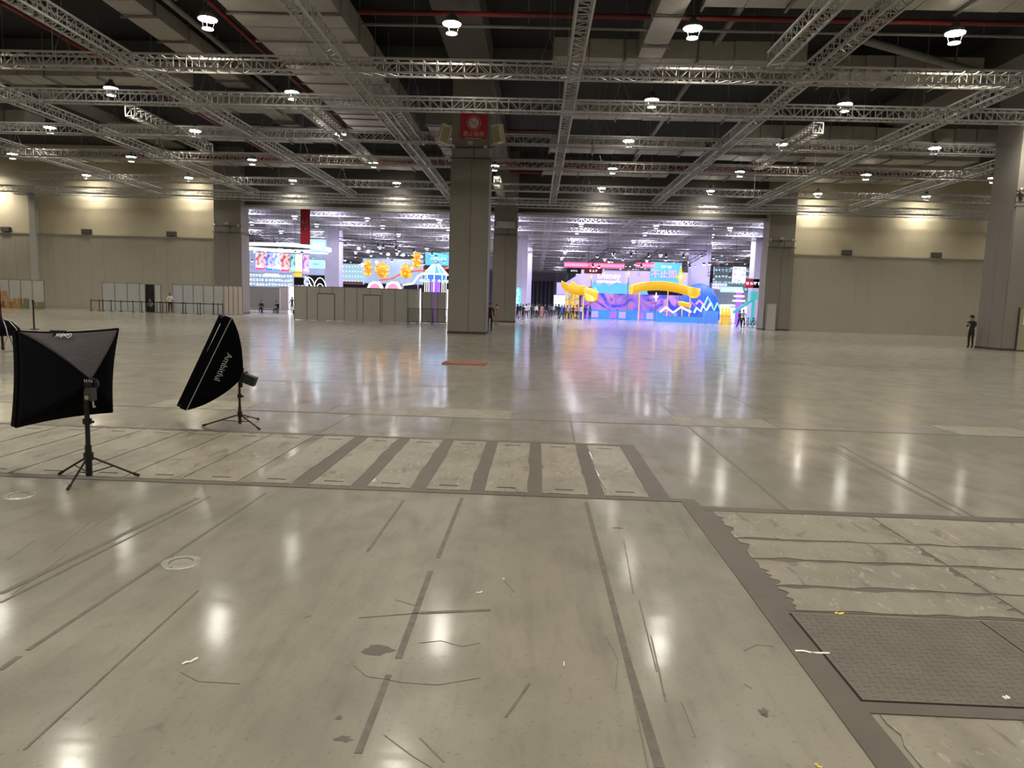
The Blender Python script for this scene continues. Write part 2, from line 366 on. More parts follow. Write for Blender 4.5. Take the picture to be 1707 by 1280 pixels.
# ------------------------------------------------------------------ floor pieces
def plate(name, x0, x1, y0, y1, z1, mat, z0=0.0):
    return MB().box(x0, x1, y0, y1, z0 + .0005, z1).build(name, mat, floor)
def strip_px(name, pts, wd, mat, z=.002):
    """a thin filler line through picture-measured floor points"""
    P = [pz(*p) for p in pts]
    for a_, b_ in zip(P[:-1], P[1:]):
        d = (b_ - a_).normalized(); nrm = Vector((-d.y, d.x, 0)) * wd / 2
        MB().plate([tuple((q)[:2]) for q in (a_ - nrm, b_ - nrm, b_ + nrm, a_ + nrm)], .0004, z).build(name, mat, floor)
def ragged(x0, x1, y0, y1, z1, jx, jy, seed, mat=None):
    rnd = random.Random(seed); P = []
    def edge(a_, b_, nrm, j):
        n = 11
        for k in range(n):
            t = k / n; q = j * (rnd.random() ** 2) * (1 if .02 < t < .98 else .3)
            P.append((a_[0] + (b_[0] - a_[0]) * t + nrm[0] * q, a_[1] + (b_[1] - a_[1]) * t + nrm[1] * q))
    edge((x0, y0), (x1, y0), (0, 1), jy); edge((x1, y0), (x1, y1), (-1, 0), jx); edge((x1, y1), (x0, y1), (0, -1), jy); edge((x0, y1), (x0, y0), (1, 0), jx)
    return MB().plate(P, .0005, z1).build('cover_slab', mat or M['slab'], floor)
TY0, TY1 = 6.47, 9.0
plate('steel_frame', -9.5, 1.52, TY0 - .05, TY0 + .05, .005, M['steel_frame'])
plate('steel_frame', -9.5, 1.30, TY1 - .06, TY1 + .04, .005, M['steel_frame'])
plate('steel_frame', 1.12, 1.30, TY0 + .05, TY1 - .06, .005, M['steel_frame'])
plate('steel_frame', 1.38, 1.53, -.5, TY0 - .05, .005, M['steel_frame'])
edges = [(.70, 1.10), (.12, .54), (-.42, -.02), (-.97, -.57), (-1.53, -1.12), (-2.07, -1.68), (-2.62, -2.24), (-3.16, -2.77), (-3.71, -3.32), (-4.26, -3.87), (-4.81, -4.42), (-5.36, -4.97), (-5.9, -5.52), (-6.45, -6.06), (-7.0, -6.6), (-7.6, -7.15)]
for i, (a_, b_) in enumerate(edges):
    big = i < 7
    s_ = ragged(a_ - (0 if big else .12), b_ + (.012 if big else .02), TY0 + .06, TY1 - .07, .006, .03 if big else .01, .02, 100 + i)
    if big and i < 6:
        x = edges[i + 1][1]; plate('steel_frame', x + .0, a_, TY0 + .05, TY1 - .06, .0035, M['steel_frame'])
    for yy in (TY0 + .2, TY1 - .28):
        MB().box((a_ + b_) / 2 - .09, (a_ + b_) / 2 + .09, yy, yy + .025, .006, .0068).build('lifting_slot', M['gap'], s_)
# right-hand pit: long slabs lying across, then steel chequer plate, then slabs again
ys = [6.16, 5.42, 4.97, 4.48, 4.10]
plate('steel_frame', 1.53, 4.35, 6.16, 6.29, .0055, M['steel_frame'])
plate('steel_frame', 4.25, 4.40, .5, 6.16, .0055, M['steel_frame'])
for k in range(4):
    for x0, x1 in ((1.56, 2.95), (2.97, 4.24)):
        ragged(x0 + (.03 if x0 < 2 else -.01), x1, ys[k + 1] + .012, ys[k] - .012, .006 + .001 * (k % 2), .065 if x0 < 2 else .0, .045, 10 * k + int(x0))
    plate('steel_frame', 1.53, 4.25, ys[k + 1], ys[k], .0028, M['steel_frame'])
plate('pit_gap', 1.53, 4.25, 3.13, 4.08, .0012, M['gap'])
def checker(x0, x1, y0, y1):
    o = plate('checker_plate', x0, x1, y0, y1, .006, M['checker'], .001)
    t = MB(); s = .046; i = 0; x = x0 + .03
    while x < x1 - .03:
        j = 0; y = y0 + .03
        while y < y1 - .02:
            if (i + j) % 2: t.bar((x - .016, y, .0063), (x + .016, y, .0063), .009, .0016)
            else: t.bar((x, y - .016, .0063), (x, y + .016, .0063), .009, .0016)
            y += s; j += 1
        x += s; i += 1
    q = t.build('raised_studs', M['checker'], o); q['kind'] = 'stuff'
checker(1.545, 2.62, 3.145, 4.07); checker(2.63, 3.55, 3.145, 4.07); checker(3.56, 4.24, 3.145, 4.07)
plate('steel_frame', 1.53, 4.25, 3.04, 3.13, .0045, M['steel_frame'])
for x0, x1 in ((1.56, 2.16), (2.18, 3.2)):
    ragged(x0, x1, 2.2, 3.03, .006, .03, .05, int(x0 * 10)); ragged(x0, x1, 1.2, 2.17, .006, .02, .03, int(x0 * 10) + 1)
# brown service band across the hall, its covers of different tones
xx = -14.0; k = 0
while xx < 14:
    wd = 1.35 + .25 * math.sin(k * 2.3); yo = .03 * xx * 0
    plate('service_cover', xx, xx + wd - .015, 10.75, 11.6, .003 + .0015 * (k % 2), M['band'] if k % 3 else M['slab']); xx += wd; k += 1
MB().box(-14, 14, 11.6, 11.63, .0005, .0015).build('joint_filler', M['filler'], floor)
MB().box(-14, 14, 10.71, 10.745, .0005, .0015).build('joint_filler', M['filler'], floor)
for y in (14.6, 19.5, 24.5, 30, 37, 45): MB().box(-60, 60, y, y + .035, .0005, .0012).build('joint_filler', M['filler'], floor)
for pts, wd in (([(977, 837), (1051, 1118)], .035), ([(1051, 1118), (1100, 1280)], .04), ([(770, 830), (730, 930)], .03), ([(718, 952), (664, 1098)], .035), ([(648, 1125), (597, 1256)], .03),
                ([(673, 834), (612, 920)], .02), ([(443, 822), (46, 1084)], .025), ([(32, 1094), (0, 1117)], .03), ([(883, 1139), (843, 1196)], .012),
                ([(598, 1030), (700, 1022)], .010), ([(700, 1022), (818, 1017)], .03), ([(1100, 672), (1312, 848)], .03), ([(1206, 655), (1280, 690)], .02),
                ([(760, 690), (748, 722)], .03), ([(1385, 745), (1600, 858)], .02), ([(1400, 742), (1625, 862)], .025), ([(1370, 742), (1580, 850)], .012),
                ([(590, 690), (530, 722)], .02), ([(290, 798), (560, 722)], .018), ([(180, 797), (380, 735)], .016), ([(390, 805), (512, 730)], .02), ([(60, 790), (300, 722)], .015),
                ([(950, 700), (958, 735)], .02), ([(0, 990), (330, 830)], .04), ([(0, 1005), (350, 828)], .02), ([(40, 1250), (330, 985)], .012), ([(200, 1120), (420, 1290)], .0001)):
    if wd > .005: strip_px('joint_filler', pts, wd, M['filler'])
# scuffs and stains with a shape of their own
def blot(px, py, rx, ry, seed):
    c = pz(px, py); rnd = random.Random(seed); n = 14
    MB().plate([(c.x + rx * math.cos(2 * PI * i / n) * rnd.uniform(.4, 1.1), c.y + ry * math.sin(2 * PI * i / n) * rnd.uniform(.4, 1.1)) for i in range(n)], .0004, .0011).build('oil_stain', M['steel_frame'], floor)
for i, q in enumerate(((632, 1083, .09, .07), (1274, 1188, .03, .05), (572, 1232, .04, .03), (1030, 880, .05, .03), (565, 1196, .02, .02))): blot(*q, i)
for pts in ([(590, 1110), (612, 1128), (640, 1132), (672, 1138), (730, 1142), (800, 1130)], [(700, 1072), (735, 1068), (770, 1078), (800, 1072)], [(640, 1225), (690, 1262), (720, 1280)], [(300, 1120), (330, 1136), (400, 1140)], [(1240, 1085), (1262, 1075), (1290, 1078)], [(1010, 1060), (1030, 1100), (1026, 1150)], [(520, 1026), (506, 1030)], [(840, 968), (858, 988)], [(660, 1000), (700, 1012)], [(1136, 1170), (1160, 1230)]):
    strip_px('floor_crack', pts, .004, M['scuff'])
for k, (px, py, dx, dy) in enumerate(((930, 800, 40, 2), (750, 802, 36, 3), (560, 790, 30, 2), (1050, 1130, 60, 300), (1065, 1000, 30, 120), (1085, 1060, 25, 110), (1040, 900, 16, 90), (1130, 860, 20, 40), (1240, 1140, 14, 8), (700, 1230, 40, 40), (150, 870, -60, 50), (60, 900, -50, 34), (200, 850, -70, 44), (110, 925, -90, 66))):
    strip_px('scuff_mark', [(px, py), (px + dx, py + dy)], .008, M['scuff'], .0015)
# manhole rings
for i, (px, py, nm) in enumerate(((302, 938, 'in open floor near the camera'), (32, 826, 'below the big light stand'))):
    c = pz(px, py)
    t = empty('floor_socket', (c.x, c.y, 0), 0, 'round steel floor socket ring ' + nm, 'floor socket', 'steel socket rings in the floor')
    MB().lathe([(.075, .001), (.075, .007), (.12, .007), (.125, .001)], 28).build('ring', M['ring'], t)
    MB().lathe([(0, .004), (.07, .004), (.07, .001)], 24).build('lid', M['slab'], t)
    for k in range(3):
        an = k * 2.1 + .4; MB().lathe([(0, .010), (.006, .010), (.008, .007)], 8, (.1 * math.cos(an), .1 * math.sin(an), 0)).build('screw', M['chrome'], t)
# red grate laid on the floor, and litter
c0 = pz(740, 604); c1 = pz(812, 608); cm = (c0 + c1) / 2
gr = empty('red_grate', (cm.x, cm.y, 0), 0, 'flat red orange grate lying in front of the centre column', 'grate')
MB().box(-.62, .62, -.42, .42, .001, .012).build('base', M['mat'], gr)
for k in range(7): MB().box(-.62, .62, -.42 + k * .125, -.36 + k * .125, .012, .03).build('slat', M['mat'], gr)
def scrap(px, py, l, wd, rz, mat, label, nm='paper_scrap', cat='litter'):
    c = pz(px, py); o = MB(); n = 5
    vs = []
    for i in range(n):
        t = -l / 2 + l * i / (n - 1); z = .012 + .004 * math.sin(i * 2.1)
        vs += [(t, -wd / 2, z), (t, wd / 2, z + .002)]
    vs += [(x, y, z - .002) for x, y, z in vs]
    fs = []
    for i in range(n - 1):
        a_ = 2 * i; fs += [(a_, a_ + 2, a_ + 3, a_ + 1), (a_ + 10, a_ + 11, a_ + 13, a_ + 12)]
    fs += [(0, 1, 11, 10), (8, 18, 19, 9)] + [(2 * i, 2 * i + 10, 2 * i + 12, 2 * i + 2) for i in range(4)] + [(2 * i + 1, 2 * i + 3, 2 * i + 13, 2 * i + 11) for i in range(4)]
    o.add(vs, fs); q = o.build(nm, mat, None, (c.x, c.y, -.005)); q.rotation_euler.z = rz; tag(q, label, cat)
scrap(317, 1104, .075, .009, .9, M['paper'], 'white paper strip on the bare floor at lower left')
scrap(799, 989, .04, .008, .5, M['paper'], 'short white paper scrap near the cross shaped floor mark')
scrap(839, 966, .015, .008, .2, M['paper'], 'tiny white speck of paper beyond the cross mark')
scrap(940, 1109, .035, .005, 1.5, M['paper'], 'thin white sliver lying lengthwise near the long joint')
scrap(1354, 1089, .17, .012, -.1, M['paper'], 'crumpled white ribbon across the steel edge of the chequer plate')
scrap(1677, 1165, .03, .02, .4, M['paper'], 'white paper crumb on the steel chequer plate')
scrap(1399, 1024, .05, .015, 0, M['yellow'], 'small yellow paper at the far edge of the chequer plate')
scrap(1364, 1279, .03, .006, -.8, M['yellow'], 'tiny yellow sliver at the bottom edge beside the steel strip')

# ------------------------------------------------------------------ trusses
S = .5
_cache = {}
def shared(key, fn):
    if key not in _cache: _cache[key] = fn()
    return _cache[key]
def lac(n, skip_face=None, lo=0, hi=0, s=S, w=.028):
    m_ = MB(); h = s / 2
    for i in range(n + 1):
        x = i * s; inn = lo <= i < hi
        if not (skip_face == 'front' and inn): m_.bar((x, -h, .03), (x, -h, s - .03), w, w, False)
        m_.bar((x, h, .03), (x, h, s - .03), w, w, False)
        if not (skip_face == 'bottom' and inn): m_.bar((x, -h, 0), (x, h, 0), w, w, False)
        m_.bar((x, -h, s), (x, h, s), w, w, False)
        if i < n:
            up = ((i // 3) % 2 == 0)
            z0, z1 = (0, s) if up else (s, 0)
            if not (skip_face == 'front' and inn): m_.bar((x, -h, z0), (x + s, -h, z1), w * .85, w * .85, False)
            m_.bar((x, h, z0), (x + s, h, z1), w * .6, w * .6, False)
            if not (skip_face == 'bottom' and inn): m_.bar((x, -h if up else h, 0), (x + s, h if up else -h, 0), w * .85, w * .85, False)
    return m_
def truss(kind, x, y, z, L, label, group, face=None, lo=0, hi=0, mat='alu', end_frame=False, name='roof_truss', hang=(), s=S):
    rz = 0 if kind == 'x' else PI / 2
    t = empty(name, (x, y, z), rz, label, 'truss', group); n = int(round(L / s)); h = s / 2
    ch = shared(('chord', n, mat, s), lambda: MB().box(-.03, n * s + .03, -.034, .034, -.034, .034).mesh('chord', M[mat]))
    for yy in (-h, h):
        for zz in (0, s): link('chord', ch, t, (0, yy, zz))
    la = shared(('lac', n, face, lo, hi, mat, s), lambda: lac(n, face, lo, hi, s).mesh('lacing', M[mat]))
    l_ = link('lacing', la, t); l_['kind'] = 'stuff'
    if hi > lo:
        post = shared(('post', s), lambda: MB().box(-.016, .016, -.016, .016, .03, s - .03).mesh('post', M['alu']))
        br = shared(('brace', s), lambda: MB().bar((-s / 2, 0, -s / 2), (s / 2, 0, s / 2), .026, .026).mesh('brace', M['alu']))
        for i in range(lo, min(hi, n)):
            up = ((i // 3) % 2 == 0)
            if face == 'front':
                link('post', post, t, (i * s, -h, 0)); link('brace', br, t, (i * s + s / 2, -h, s / 2), None if up else (0, PI / 2, 0))
            else:
                link('post', post, t, (i * s, -h, 0), (-PI / 2, 0, 0)); link('brace', br, t, (i * s + s / 2, 0, 0), (PI / 2, 0, 0) if up else (-PI / 2, 0, 0))
    if end_frame:
        e = MB()
        for (a_, b_) in (((-h, 0), (h, 0)), ((h, 0), (h, s)), ((h, s), (-h, s)), ((-h, s), (-h, 0))): e.bar((-.04, a_[0], a_[1]), (-.04, b_[0], b_[1]), .08, .05)
        e.build('end_frame', M['white_panel'], t)
    for hx in hang:
        MB().tube([(hx - .35, 0, s), (hx, 0, s + 1.0), (hx + .35, 0, s)], .012, 4).build('sling', M['grey_pipe'], t)
        MB().tube([(hx, 0, s + 1.0), (hx, 0, SOF - z)], .012, 4).build('suspension_cable', M['grey_pipe'], t)
    return t
TZ = 10.2
GX = 'roof trusses running across the hall'; GD = 'roof trusses running along the hall'
x0 = -34.0
for i, (y, z) in enumerate(((28.2, TZ), (33.2, TZ), (41.9, TZ + .45), (46.7, TZ), (55.9, TZ), (63.4, TZ), (66.1, TZ + .1))):
    Lx = 60 if y < 60 else 96
    truss('x', (x0 if y < 30 else -40 if y < 60 else -48), y, z, Lx if y < 30 else 88 if y < 60 else 96, 'aluminium box truss crossing the whole hall, %s one from the camera' % CNT[i] if i else 'aluminium box truss crossing the whole hall in front, first from the camera', GX,
          'front' if i < 2 else None, 10 if i == 0 else 10, 116 if i == 0 else 130 if i == 1 else 10, hang=[6.3 + 9.3 * k for k in range(6)] if i < 5 else ())
names = {-34.7: 'far left above the wall with boxes', -25.7: 'above the queue barriers', -16.7: 'over the left softboxes', -7.85: 'just left of the centre column', 1.2: 'just right of the centre column, overhead', 10.3: 'over the right gateway', 18.7: 'right of the right gateway', 27.7: 'beyond the right column'}
for x in names:
    near = x in (-7.85, 1.2, 10.3)
    truss('y', x, 4.0, TZ + .5, 62, 'long aluminium truss running away from the camera ' + names[x], GD, 'bottom' if near else None, 28 if near else 0, 64 if near else 0, hang=(40,))
truss('y', 8.5, 12, TZ + .5, 16, 'short aluminium truss lying close beside the long one over the right gateway', GD)
for (ax, ay, L, lab) in ((640, 152, 10, 'short dark truss hanging just left of the centre column'), (218, 187, 9, 'short truss with a pale square end above the left wall'),
                         (1363, 215, 10, 'short truss with a pale square end right of centre'), (828, 300, 8, 'short truss with a pale square end right beside the centre column'),
                         (500, 168, 16, 'short truss under the big left duct'), (430, 150, 0, '')):
    if L:
        p = pz(ax, ay, 11.0); truss('y', p.x, p.y, 10.8, L, lab, 'short trusses hung lengthwise', end_frame=True, name='short_truss')

# ------------------------------------------------------------------ ceiling ducts
def duct(x0, x1, y0, y1, z0, z1, label, name='air_duct', ns=None):
    t = empty(name, (x0, y0, z0), 0, label, 'air duct', 'insulated ceiling ducts'); lx, ly, h = x1 - x0, y1 - y0, z1 - z0
    along_y = ly > lx; L = ly if along_y else lx; n = ns or max(2, int(round(L / 1.5))); st = L / n; g = .03
    def seg():
        m_ = MB(); a_ = g; b_ = st - g; W = lx if along_y else ly; rnd = random.Random(int(W * 7))
        cs = 5
        for i in range(cs):
            pass
        if along_y: m_.add([(0, a_, 0), (W, a_, 0), (W, b_, 0), (0, b_, 0), (0, a_, h), (W, a_, h), (W, b_, h), (0, b_, h), (W * .3, st / 2, -.06), (W * .7, st / 2, -.05), (W * .5, a_, -.03), (W * .5, b_, -.03)],
                           [(0, 10, 8), (10, 9, 8), (10, 1, 9), (1, 2, 9), (2, 11, 9), (11, 8, 9), (11, 3, 8), (3, 0, 8), (4, 5, 6, 7), (1, 2, 6, 5), (3, 0, 4, 7), (0, 1, 5, 4), (2, 3, 7, 6)])
        else: m_.add([(a_, 0, 0), (b_, 0, 0), (b_, W, 0), (a_, W, 0), (a_, 0, h), (b_, 0, h), (b_, W, h), (a_, W, h), (st / 2, W * .3, -.06), (st / 2, W * .7, -.05)],
                     [(0, 1, 8), (1, 9, 8), (1, 2, 9), (2, 3, 9), (3, 8, 9), (3, 0, 8), (4, 5, 6, 7), (1, 2, 6, 5), (3, 0, 4, 7), (0, 1, 5, 4), (2, 3, 7, 6)])
        return m_.mesh('duct_section', M['insul'])
    me = seg()
    for k in range(n):
        link('duct_section', me, t, (0, k * st, 0) if along_y else (k * st, 0, 0)).location.z += random.uniform(-.03, .03)
    core = MB().box(.06, lx - .06, .06, ly - .06, .05, h - .03).build('duct_core', M['insul_side'], t)
    for k in range(0, n + 1, 2):
        s_ = MB()
        q = k * st
        if along_y: s_.box(-.1, lx + .1, q - .04, q + .04, -.13, -.07); s_.box(-.08, -.05, q - .015, q + .015, -.1, SOF - z0); s_.box(lx + .05, lx + .08, q - .015, q + .015, -.1, SOF - z0)
        else: s_.box(q - .04, q + .04, -.1, ly + .1, -.13, -.07); s_.box(q - .015, q + .015, -.08, -.05, -.1, SOF - z0)
        s_.build('duct_hanger', M['grey_pipe'], t)
    return t
DZ = 12.6
duct(-12.2, -7.9, 14, 48, DZ, DZ + 1.1, 'widest silver insulated duct running over the left of the hall')
duct(-18.3, -16.9, 20, 52, DZ + 1.05, DZ + 1.7, 'narrower silver duct running left of the widest one')
duct(-29, -12.35, 25.2, 27.9, DZ + .15, DZ + 1.0, 'silver duct crossing at the top left edge')
duct(4.1, 5.15, 22, 33.1, DZ, DZ + .9, 'silver duct leg dropping towards the crossing duct right of centre')
duct(5.7, 24, 24.2, 27.9, DZ + .1, DZ + 1.0, 'large pale duct crossing at the top right edge')
duct(.4, 11.5, 33.2, 34.8, DZ, DZ + .8, 'silver duct crossing just behind the nearest truss right of centre')
duct(1.2, 12, 42.6, 43.8, DZ, DZ + .7, 'silver duct crossing the third bay right of centre')
duct(12.4, 22.5, 47.5, 49.6, DZ, DZ + .8, 'yellowish lit duct crossing right of the centre bays')
duct(23.2, 30, 47.5, 49.6, DZ, DZ + .8, 'pale duct crossing near the right column')
duct(.6, 11.4, 51.8, 53.4, DZ, DZ + .7, 'silver duct crossing the fourth bay right of centre')
duct(.2, 10.6, 61, 62.6, DZ, DZ + .6, 'silver duct crossing the last bay before the right gateway')
duct(12.6, 31, 53.4, 55.3, DZ + .1, DZ + .8, 'long duct crossing in front of the right wall')
duct(12.6, 31, 61.5, 63.5, DZ + .1, DZ + .8, 'long duct lying last before the right wall')
duct(-21, -12.7, 42.6, 44.2, DZ, DZ + .8, 'silver duct crossing left of the widest one, third bay')
duct(-30, -13, 50.5, 52.2, DZ, DZ + .7, 'silver duct crossing the fourth bay on the left')
duct(-44, -9, 60.2, 62, DZ, DZ + .7, 'longest silver duct crossing before the left gateway')
duct(-32, -19, 38.6, 40.2, DZ + .3, DZ + 1.1, 'grey duct crossing above the left wall trusses')
duct(-44, -34, 48, 50, DZ, DZ + .8, 'duct crossing at the left edge over the wall')
duct(14, 21, 36.5, 38.8, DZ + .6, DZ + 1.4, 'dark duct crossing above the trusses at right')
duct(24.6, 30, 32.2, 34.0, DZ - .3, DZ + .8, 'grey stepped duct in front of the right column')
duct(-7.2, -5.2, 46, 58, DZ, DZ + .8, 'short silver duct running behind the centre column on the left')
GP = 'pipes under the ceiling'
def pipe(pts, r_, mat, label):
    o = MB().tube(pts, r_, 10).build('sprinkler_pipe' if mat == 'red_pipe' else 'service_pipe', M[mat], None, None, True); tag(o, label, 'pipe', GP)
    a_, b_ = Vector(pts[0]), Vector(pts[-1]); n_ = max(2, int((b_ - a_).length / 4))
    for k in range(n_):
        q = a_.lerp(b_, (k + .5) / n_); MB().tube([q, (q.x, q.y, SOF - .01)], .012, 4).build('pipe_hanger', M['grey_pipe'], o)
pipe([(-7.4, 29.7, 13), (24, 29.7, 13)], .10, 'red_pipe', 'thick red sprinkler pipe crossing near the top edge')
pipe([(-7.4, 30.3, 12.75), (24, 30.3, 12.75)], .06, 'grey_pipe', 'grey pipe just under the thick red one')
pipe([(-2.6, 63.2, 12.9), (1.6, 63.2, 12.9)], .14, 'red_pipe', 'short thick red pipe beside the centre column, last bay')
pipe([(-2.2, 48.4, 12.9), (.9, 48.4, 12.9)], .08, 'red_pipe', 'short red pipe right of the no smoking board')
pipe([(-13.5, 29, 13.4), (-13.5, 52, 13.4)], .1, 'red_pipe', 'red pipe running between the two left ducts')
pipe([(-15.2, 27, 13.4), (-15.2, 60, 13.4)], .13, 'grey_pipe', 'grey pipe running between the two left ducts')
pipe([(-22, 30, 13.2), (-22, 60, 13.2)], .1, 'red_pipe', 'red pipe running over the left trusses')
pipe([(-34, 57.5, 12.4), (30, 57.5, 12.4)], .09, 'red_pipe', 'long red pipe crossing the fifth bay')
pipe([(1, 49.8, 12.9), (30, 49.8, 12.9)], .07, 'grey_pipe', 'thin grey pipe crossing behind the yellowish duct')
pipe([(12, 31.5, 13.2), (26, 39, 13.2)], .16, 'grey_pipe', 'thick grey pipe slanting over the right bays')
pipe([(7.5, 29, 13.3), (7.5, 60, 13.3)], .14, 'grey_pipe', 'thick grey pipe running over the right gateway')
RY = (28.2, 33.2, 41.9, 46.7, 55.9); rods_ = sorted((random.randrange(5), round(random.uniform(-27, 26), 2)) for k in range(26)); cnt_ = {}
for j, xx in rods_:
    cnt_[j] = cnt_.get(j, -1) + 1; yy = RY[j] + .3
    if (j == 2 and abs(xx + 3.6) < 2) or min(abs(xx - q) for q in (-31.7, -22.2, -12.8, -3.5, 5.5, 15.1, 24.5)) < 1.0: continue
    o = MB().tube([(xx, yy, TZ + .5), (xx, yy, SOF - .01)], .014, 4).build('hanging_rod', M['grey_pipe'])
    tag(o, 'thin steel rod rising from the %s cross truss, %s from left' % (CNT[j], CNT[cnt_[j]]), 'rod', 'thin hanging rods')

# ------------------------------------------------------------------ lamps
def lamp_proto(glass, nm):
    t = empty(nm)
    MB().lathe([(0, .42), (.10, .42), (.12, .30), (.20, .26), (.28, .14), (.37, .04), (.37, 0), (.33, 0)], 20).build('housing', M['lamp_body'], t, None, True)
    MB().lathe([(0, .012), (.34, .012), (.34, -.02), (0, -.03)], 20).build('lens', M[glass], t)
    MB().tube([(0, 0, .42), (0, 0, 2.885)], .012, 4).build('suspension_cable', M['grey_pipe'], t)
    for k in range(3):
        an = k * 2.09; MB().bar((.3 * math.cos(an), .3 * math.sin(an), 0), (.19 * math.cos(an), .19 * math.sin(an), -.34), .008, .008).build('stay', M['lamp_body'], t)
    MB().lathe([(0, -.34), (.21, -.34), (.21, -.36), (0, -.365)], 16).build('lower_lens', M['lamp_ring'] if glass == 'lamp_glass' else M[glass], t)
    return t
def spot(nm, wv, colr, ang, rad):
    ld = bpy.data.lights.new(nm, 'SPOT'); ld.energy = wv; ld.color = colr; ld.spot_size = ang; ld.spot_blend = 1.0; ld.shadow_soft_size = rad; return ld
L1 = spot('lamp_light', LAMP_W, LAMP_COL, math.radians(146), .3); L2 = spot('far_lamp_light', FAR_W, FAR_COL, math.radians(168), .4)
LX = [-50.5, -41.1, -31.7, -22.2, -12.8, -3.5, 5.5, 15.1, 24.5, 33.9, 43.3]; LY = [-9.4, 0, 9.4, 18.8, 28.3, 37.8, 47.0, 56.4, 65.7]
pr = lamp_proto('lamp_glass', 'high_bay_lamp'); prf = lamp_proto('flamp_glass', 'far_high_bay_lamp'); used = [0, 0]
skip = {(5, -3.5), (6, -3.5)}
for j, y in enumerate(LY + [75.3, 84.9, 94.5, 104, 116, 130, 146, 164, 184]):
    own = j < len(LY); k = 0
    for x in LX:
        if (j, x) in skip or (not own and x > 34) or (not own and x < -45): continue
        z = 12.1
        P = project((x, y, z)); vis = -8 < P[0] < 1715 and -8 < P[1] < 1285
        if own and y < 20 and abs(x) > 34: continue
        if not vis and not own: continue
        proto = pr if own else prf; idx = 0 if own else 1
        o = proto if not used[idx] else copy_tree(proto); used[idx] = 1
        o.location = (x, y, z)
        if own and x == -3.5:
            for ch_ in o.children:
                if ch_.name.startswith('suspension_cable'): ch_.scale.z = .515
        if vis:
            k += 1
            lab = ('round high-bay lamp in the %s row of this hall, %s from left' % (ORD[j - 4], CNT[k - 1])) if own else ('lamp beyond the gateways, %s row behind them, %s from left' % (ORD[j - len(LY)] if j > len(LY) else 'first', CNT[k - 1]))
        else: lab = 'round high-bay lamp hanging above and behind the camera' if y < 20 else 'round high-bay lamp of this hall beyond the side of the view'
        tag(o, lab, 'lamp', 'high-bay lamps in this hall' if own else 'high-bay lamps in the far hall')
        lo = bpy.data.objects.new('bulb', L1 if own else L2); COL.objects.link(lo); lo.parent = o; lo.location = (0, 0, -.42)

# ------------------------------------------------------------------ light stands with softboxes
def softbox(name, label, C4, apex, sag, lip, mats, parent_loc):
    """C4: front corners (top left, top right, bottom right, bottom left) seen from behind; apex: speedring"""
    t = empty(name, parent_loc, 0, label, 'softbox'); O = Vector(parent_loc)
    C4 = [Vector(c) for c in C4]; apex = Vector(apex); cen = sum(C4, Vector()) / 4; nrm = (cen - apex).normalized(); n = 12
    rods = []
    for c in C4:
        mid = (apex + c) / 2 + ((c - cen) - nrm * (c - cen).dot(nrm)) * .20 - nrm * sag * .35
        rods.append([(apex * (1 - s) ** 2 + mid * 2 * s * (1 - s) + c * s * s) for s in [i / n for i in range(n + 1)]])
    for k in range(4):
        A, B = rods[k], rods[(k + 1) % 4]; vs = []; fs = []; mm_ = 8
        for i in range(n + 1):
            for j in range(mm_ + 1):
                v = j / mm_; p = A[i].lerp(B[i], v); pull = 4 * v * (1 - v) * (i / n)
                p = p + (cen - p) * .055 * pull ; p = p - nrm * sag * .0 * pull
                vs.append(p - O)
        for i in range(n):
            for j in range(mm_): a_ = i * (mm_ + 1) + j; fs.append((a_, a_ + 1, a_ + mm_ + 2, a_ + mm_ + 1))
        if k == 0: rim_top = [vs[n * (mm_ + 1) + j] for j in range(mm_ + 1)]
        o = MB().add(vs, fs).build('fabric_panel', mats[k], t, None, True)
        sm = o.modifiers.new('thick', 'SOLIDIFY'); sm.thickness = .006
        # lip: the skirt past the frame
        e = vs[n * (mm_ + 1):]; v2 = e + [q + nrm * lip for q in e]
        o = MB().add(v2, [(j, j + 1, j + mm_ + 2, j + mm_ + 1) for j in range(mm_)]).build('front_lip', M['black'], t); sm = o.modifiers.new('thick', 'SOLIDIFY'); sm.thickness = .012
        MB().tube(e, .010, 6).build('piping', mats[4], t)
        MB().tube([q - O for q in rods[k]], .006, 6).build('rod', M['black'], t)
    g = []
    for i in range(9):
        for j in range(9):
            u, v = i / 8, j / 8; p = C4[0].lerp(C4[1], u).lerp(C4[3].lerp(C4[2], u), v); p = p + (cen - p) * .17; g.append(p + nrm * lip * .4 - O)
    MB().add(g, [(i * 9 + j, i * 9 + j + 1, i * 9 + j + 10, i * 9 + j + 9) for i in range(8) for j in range(8)]).build('diffuser', M['whitefab'], t)
    return t, rods, nrm, cen
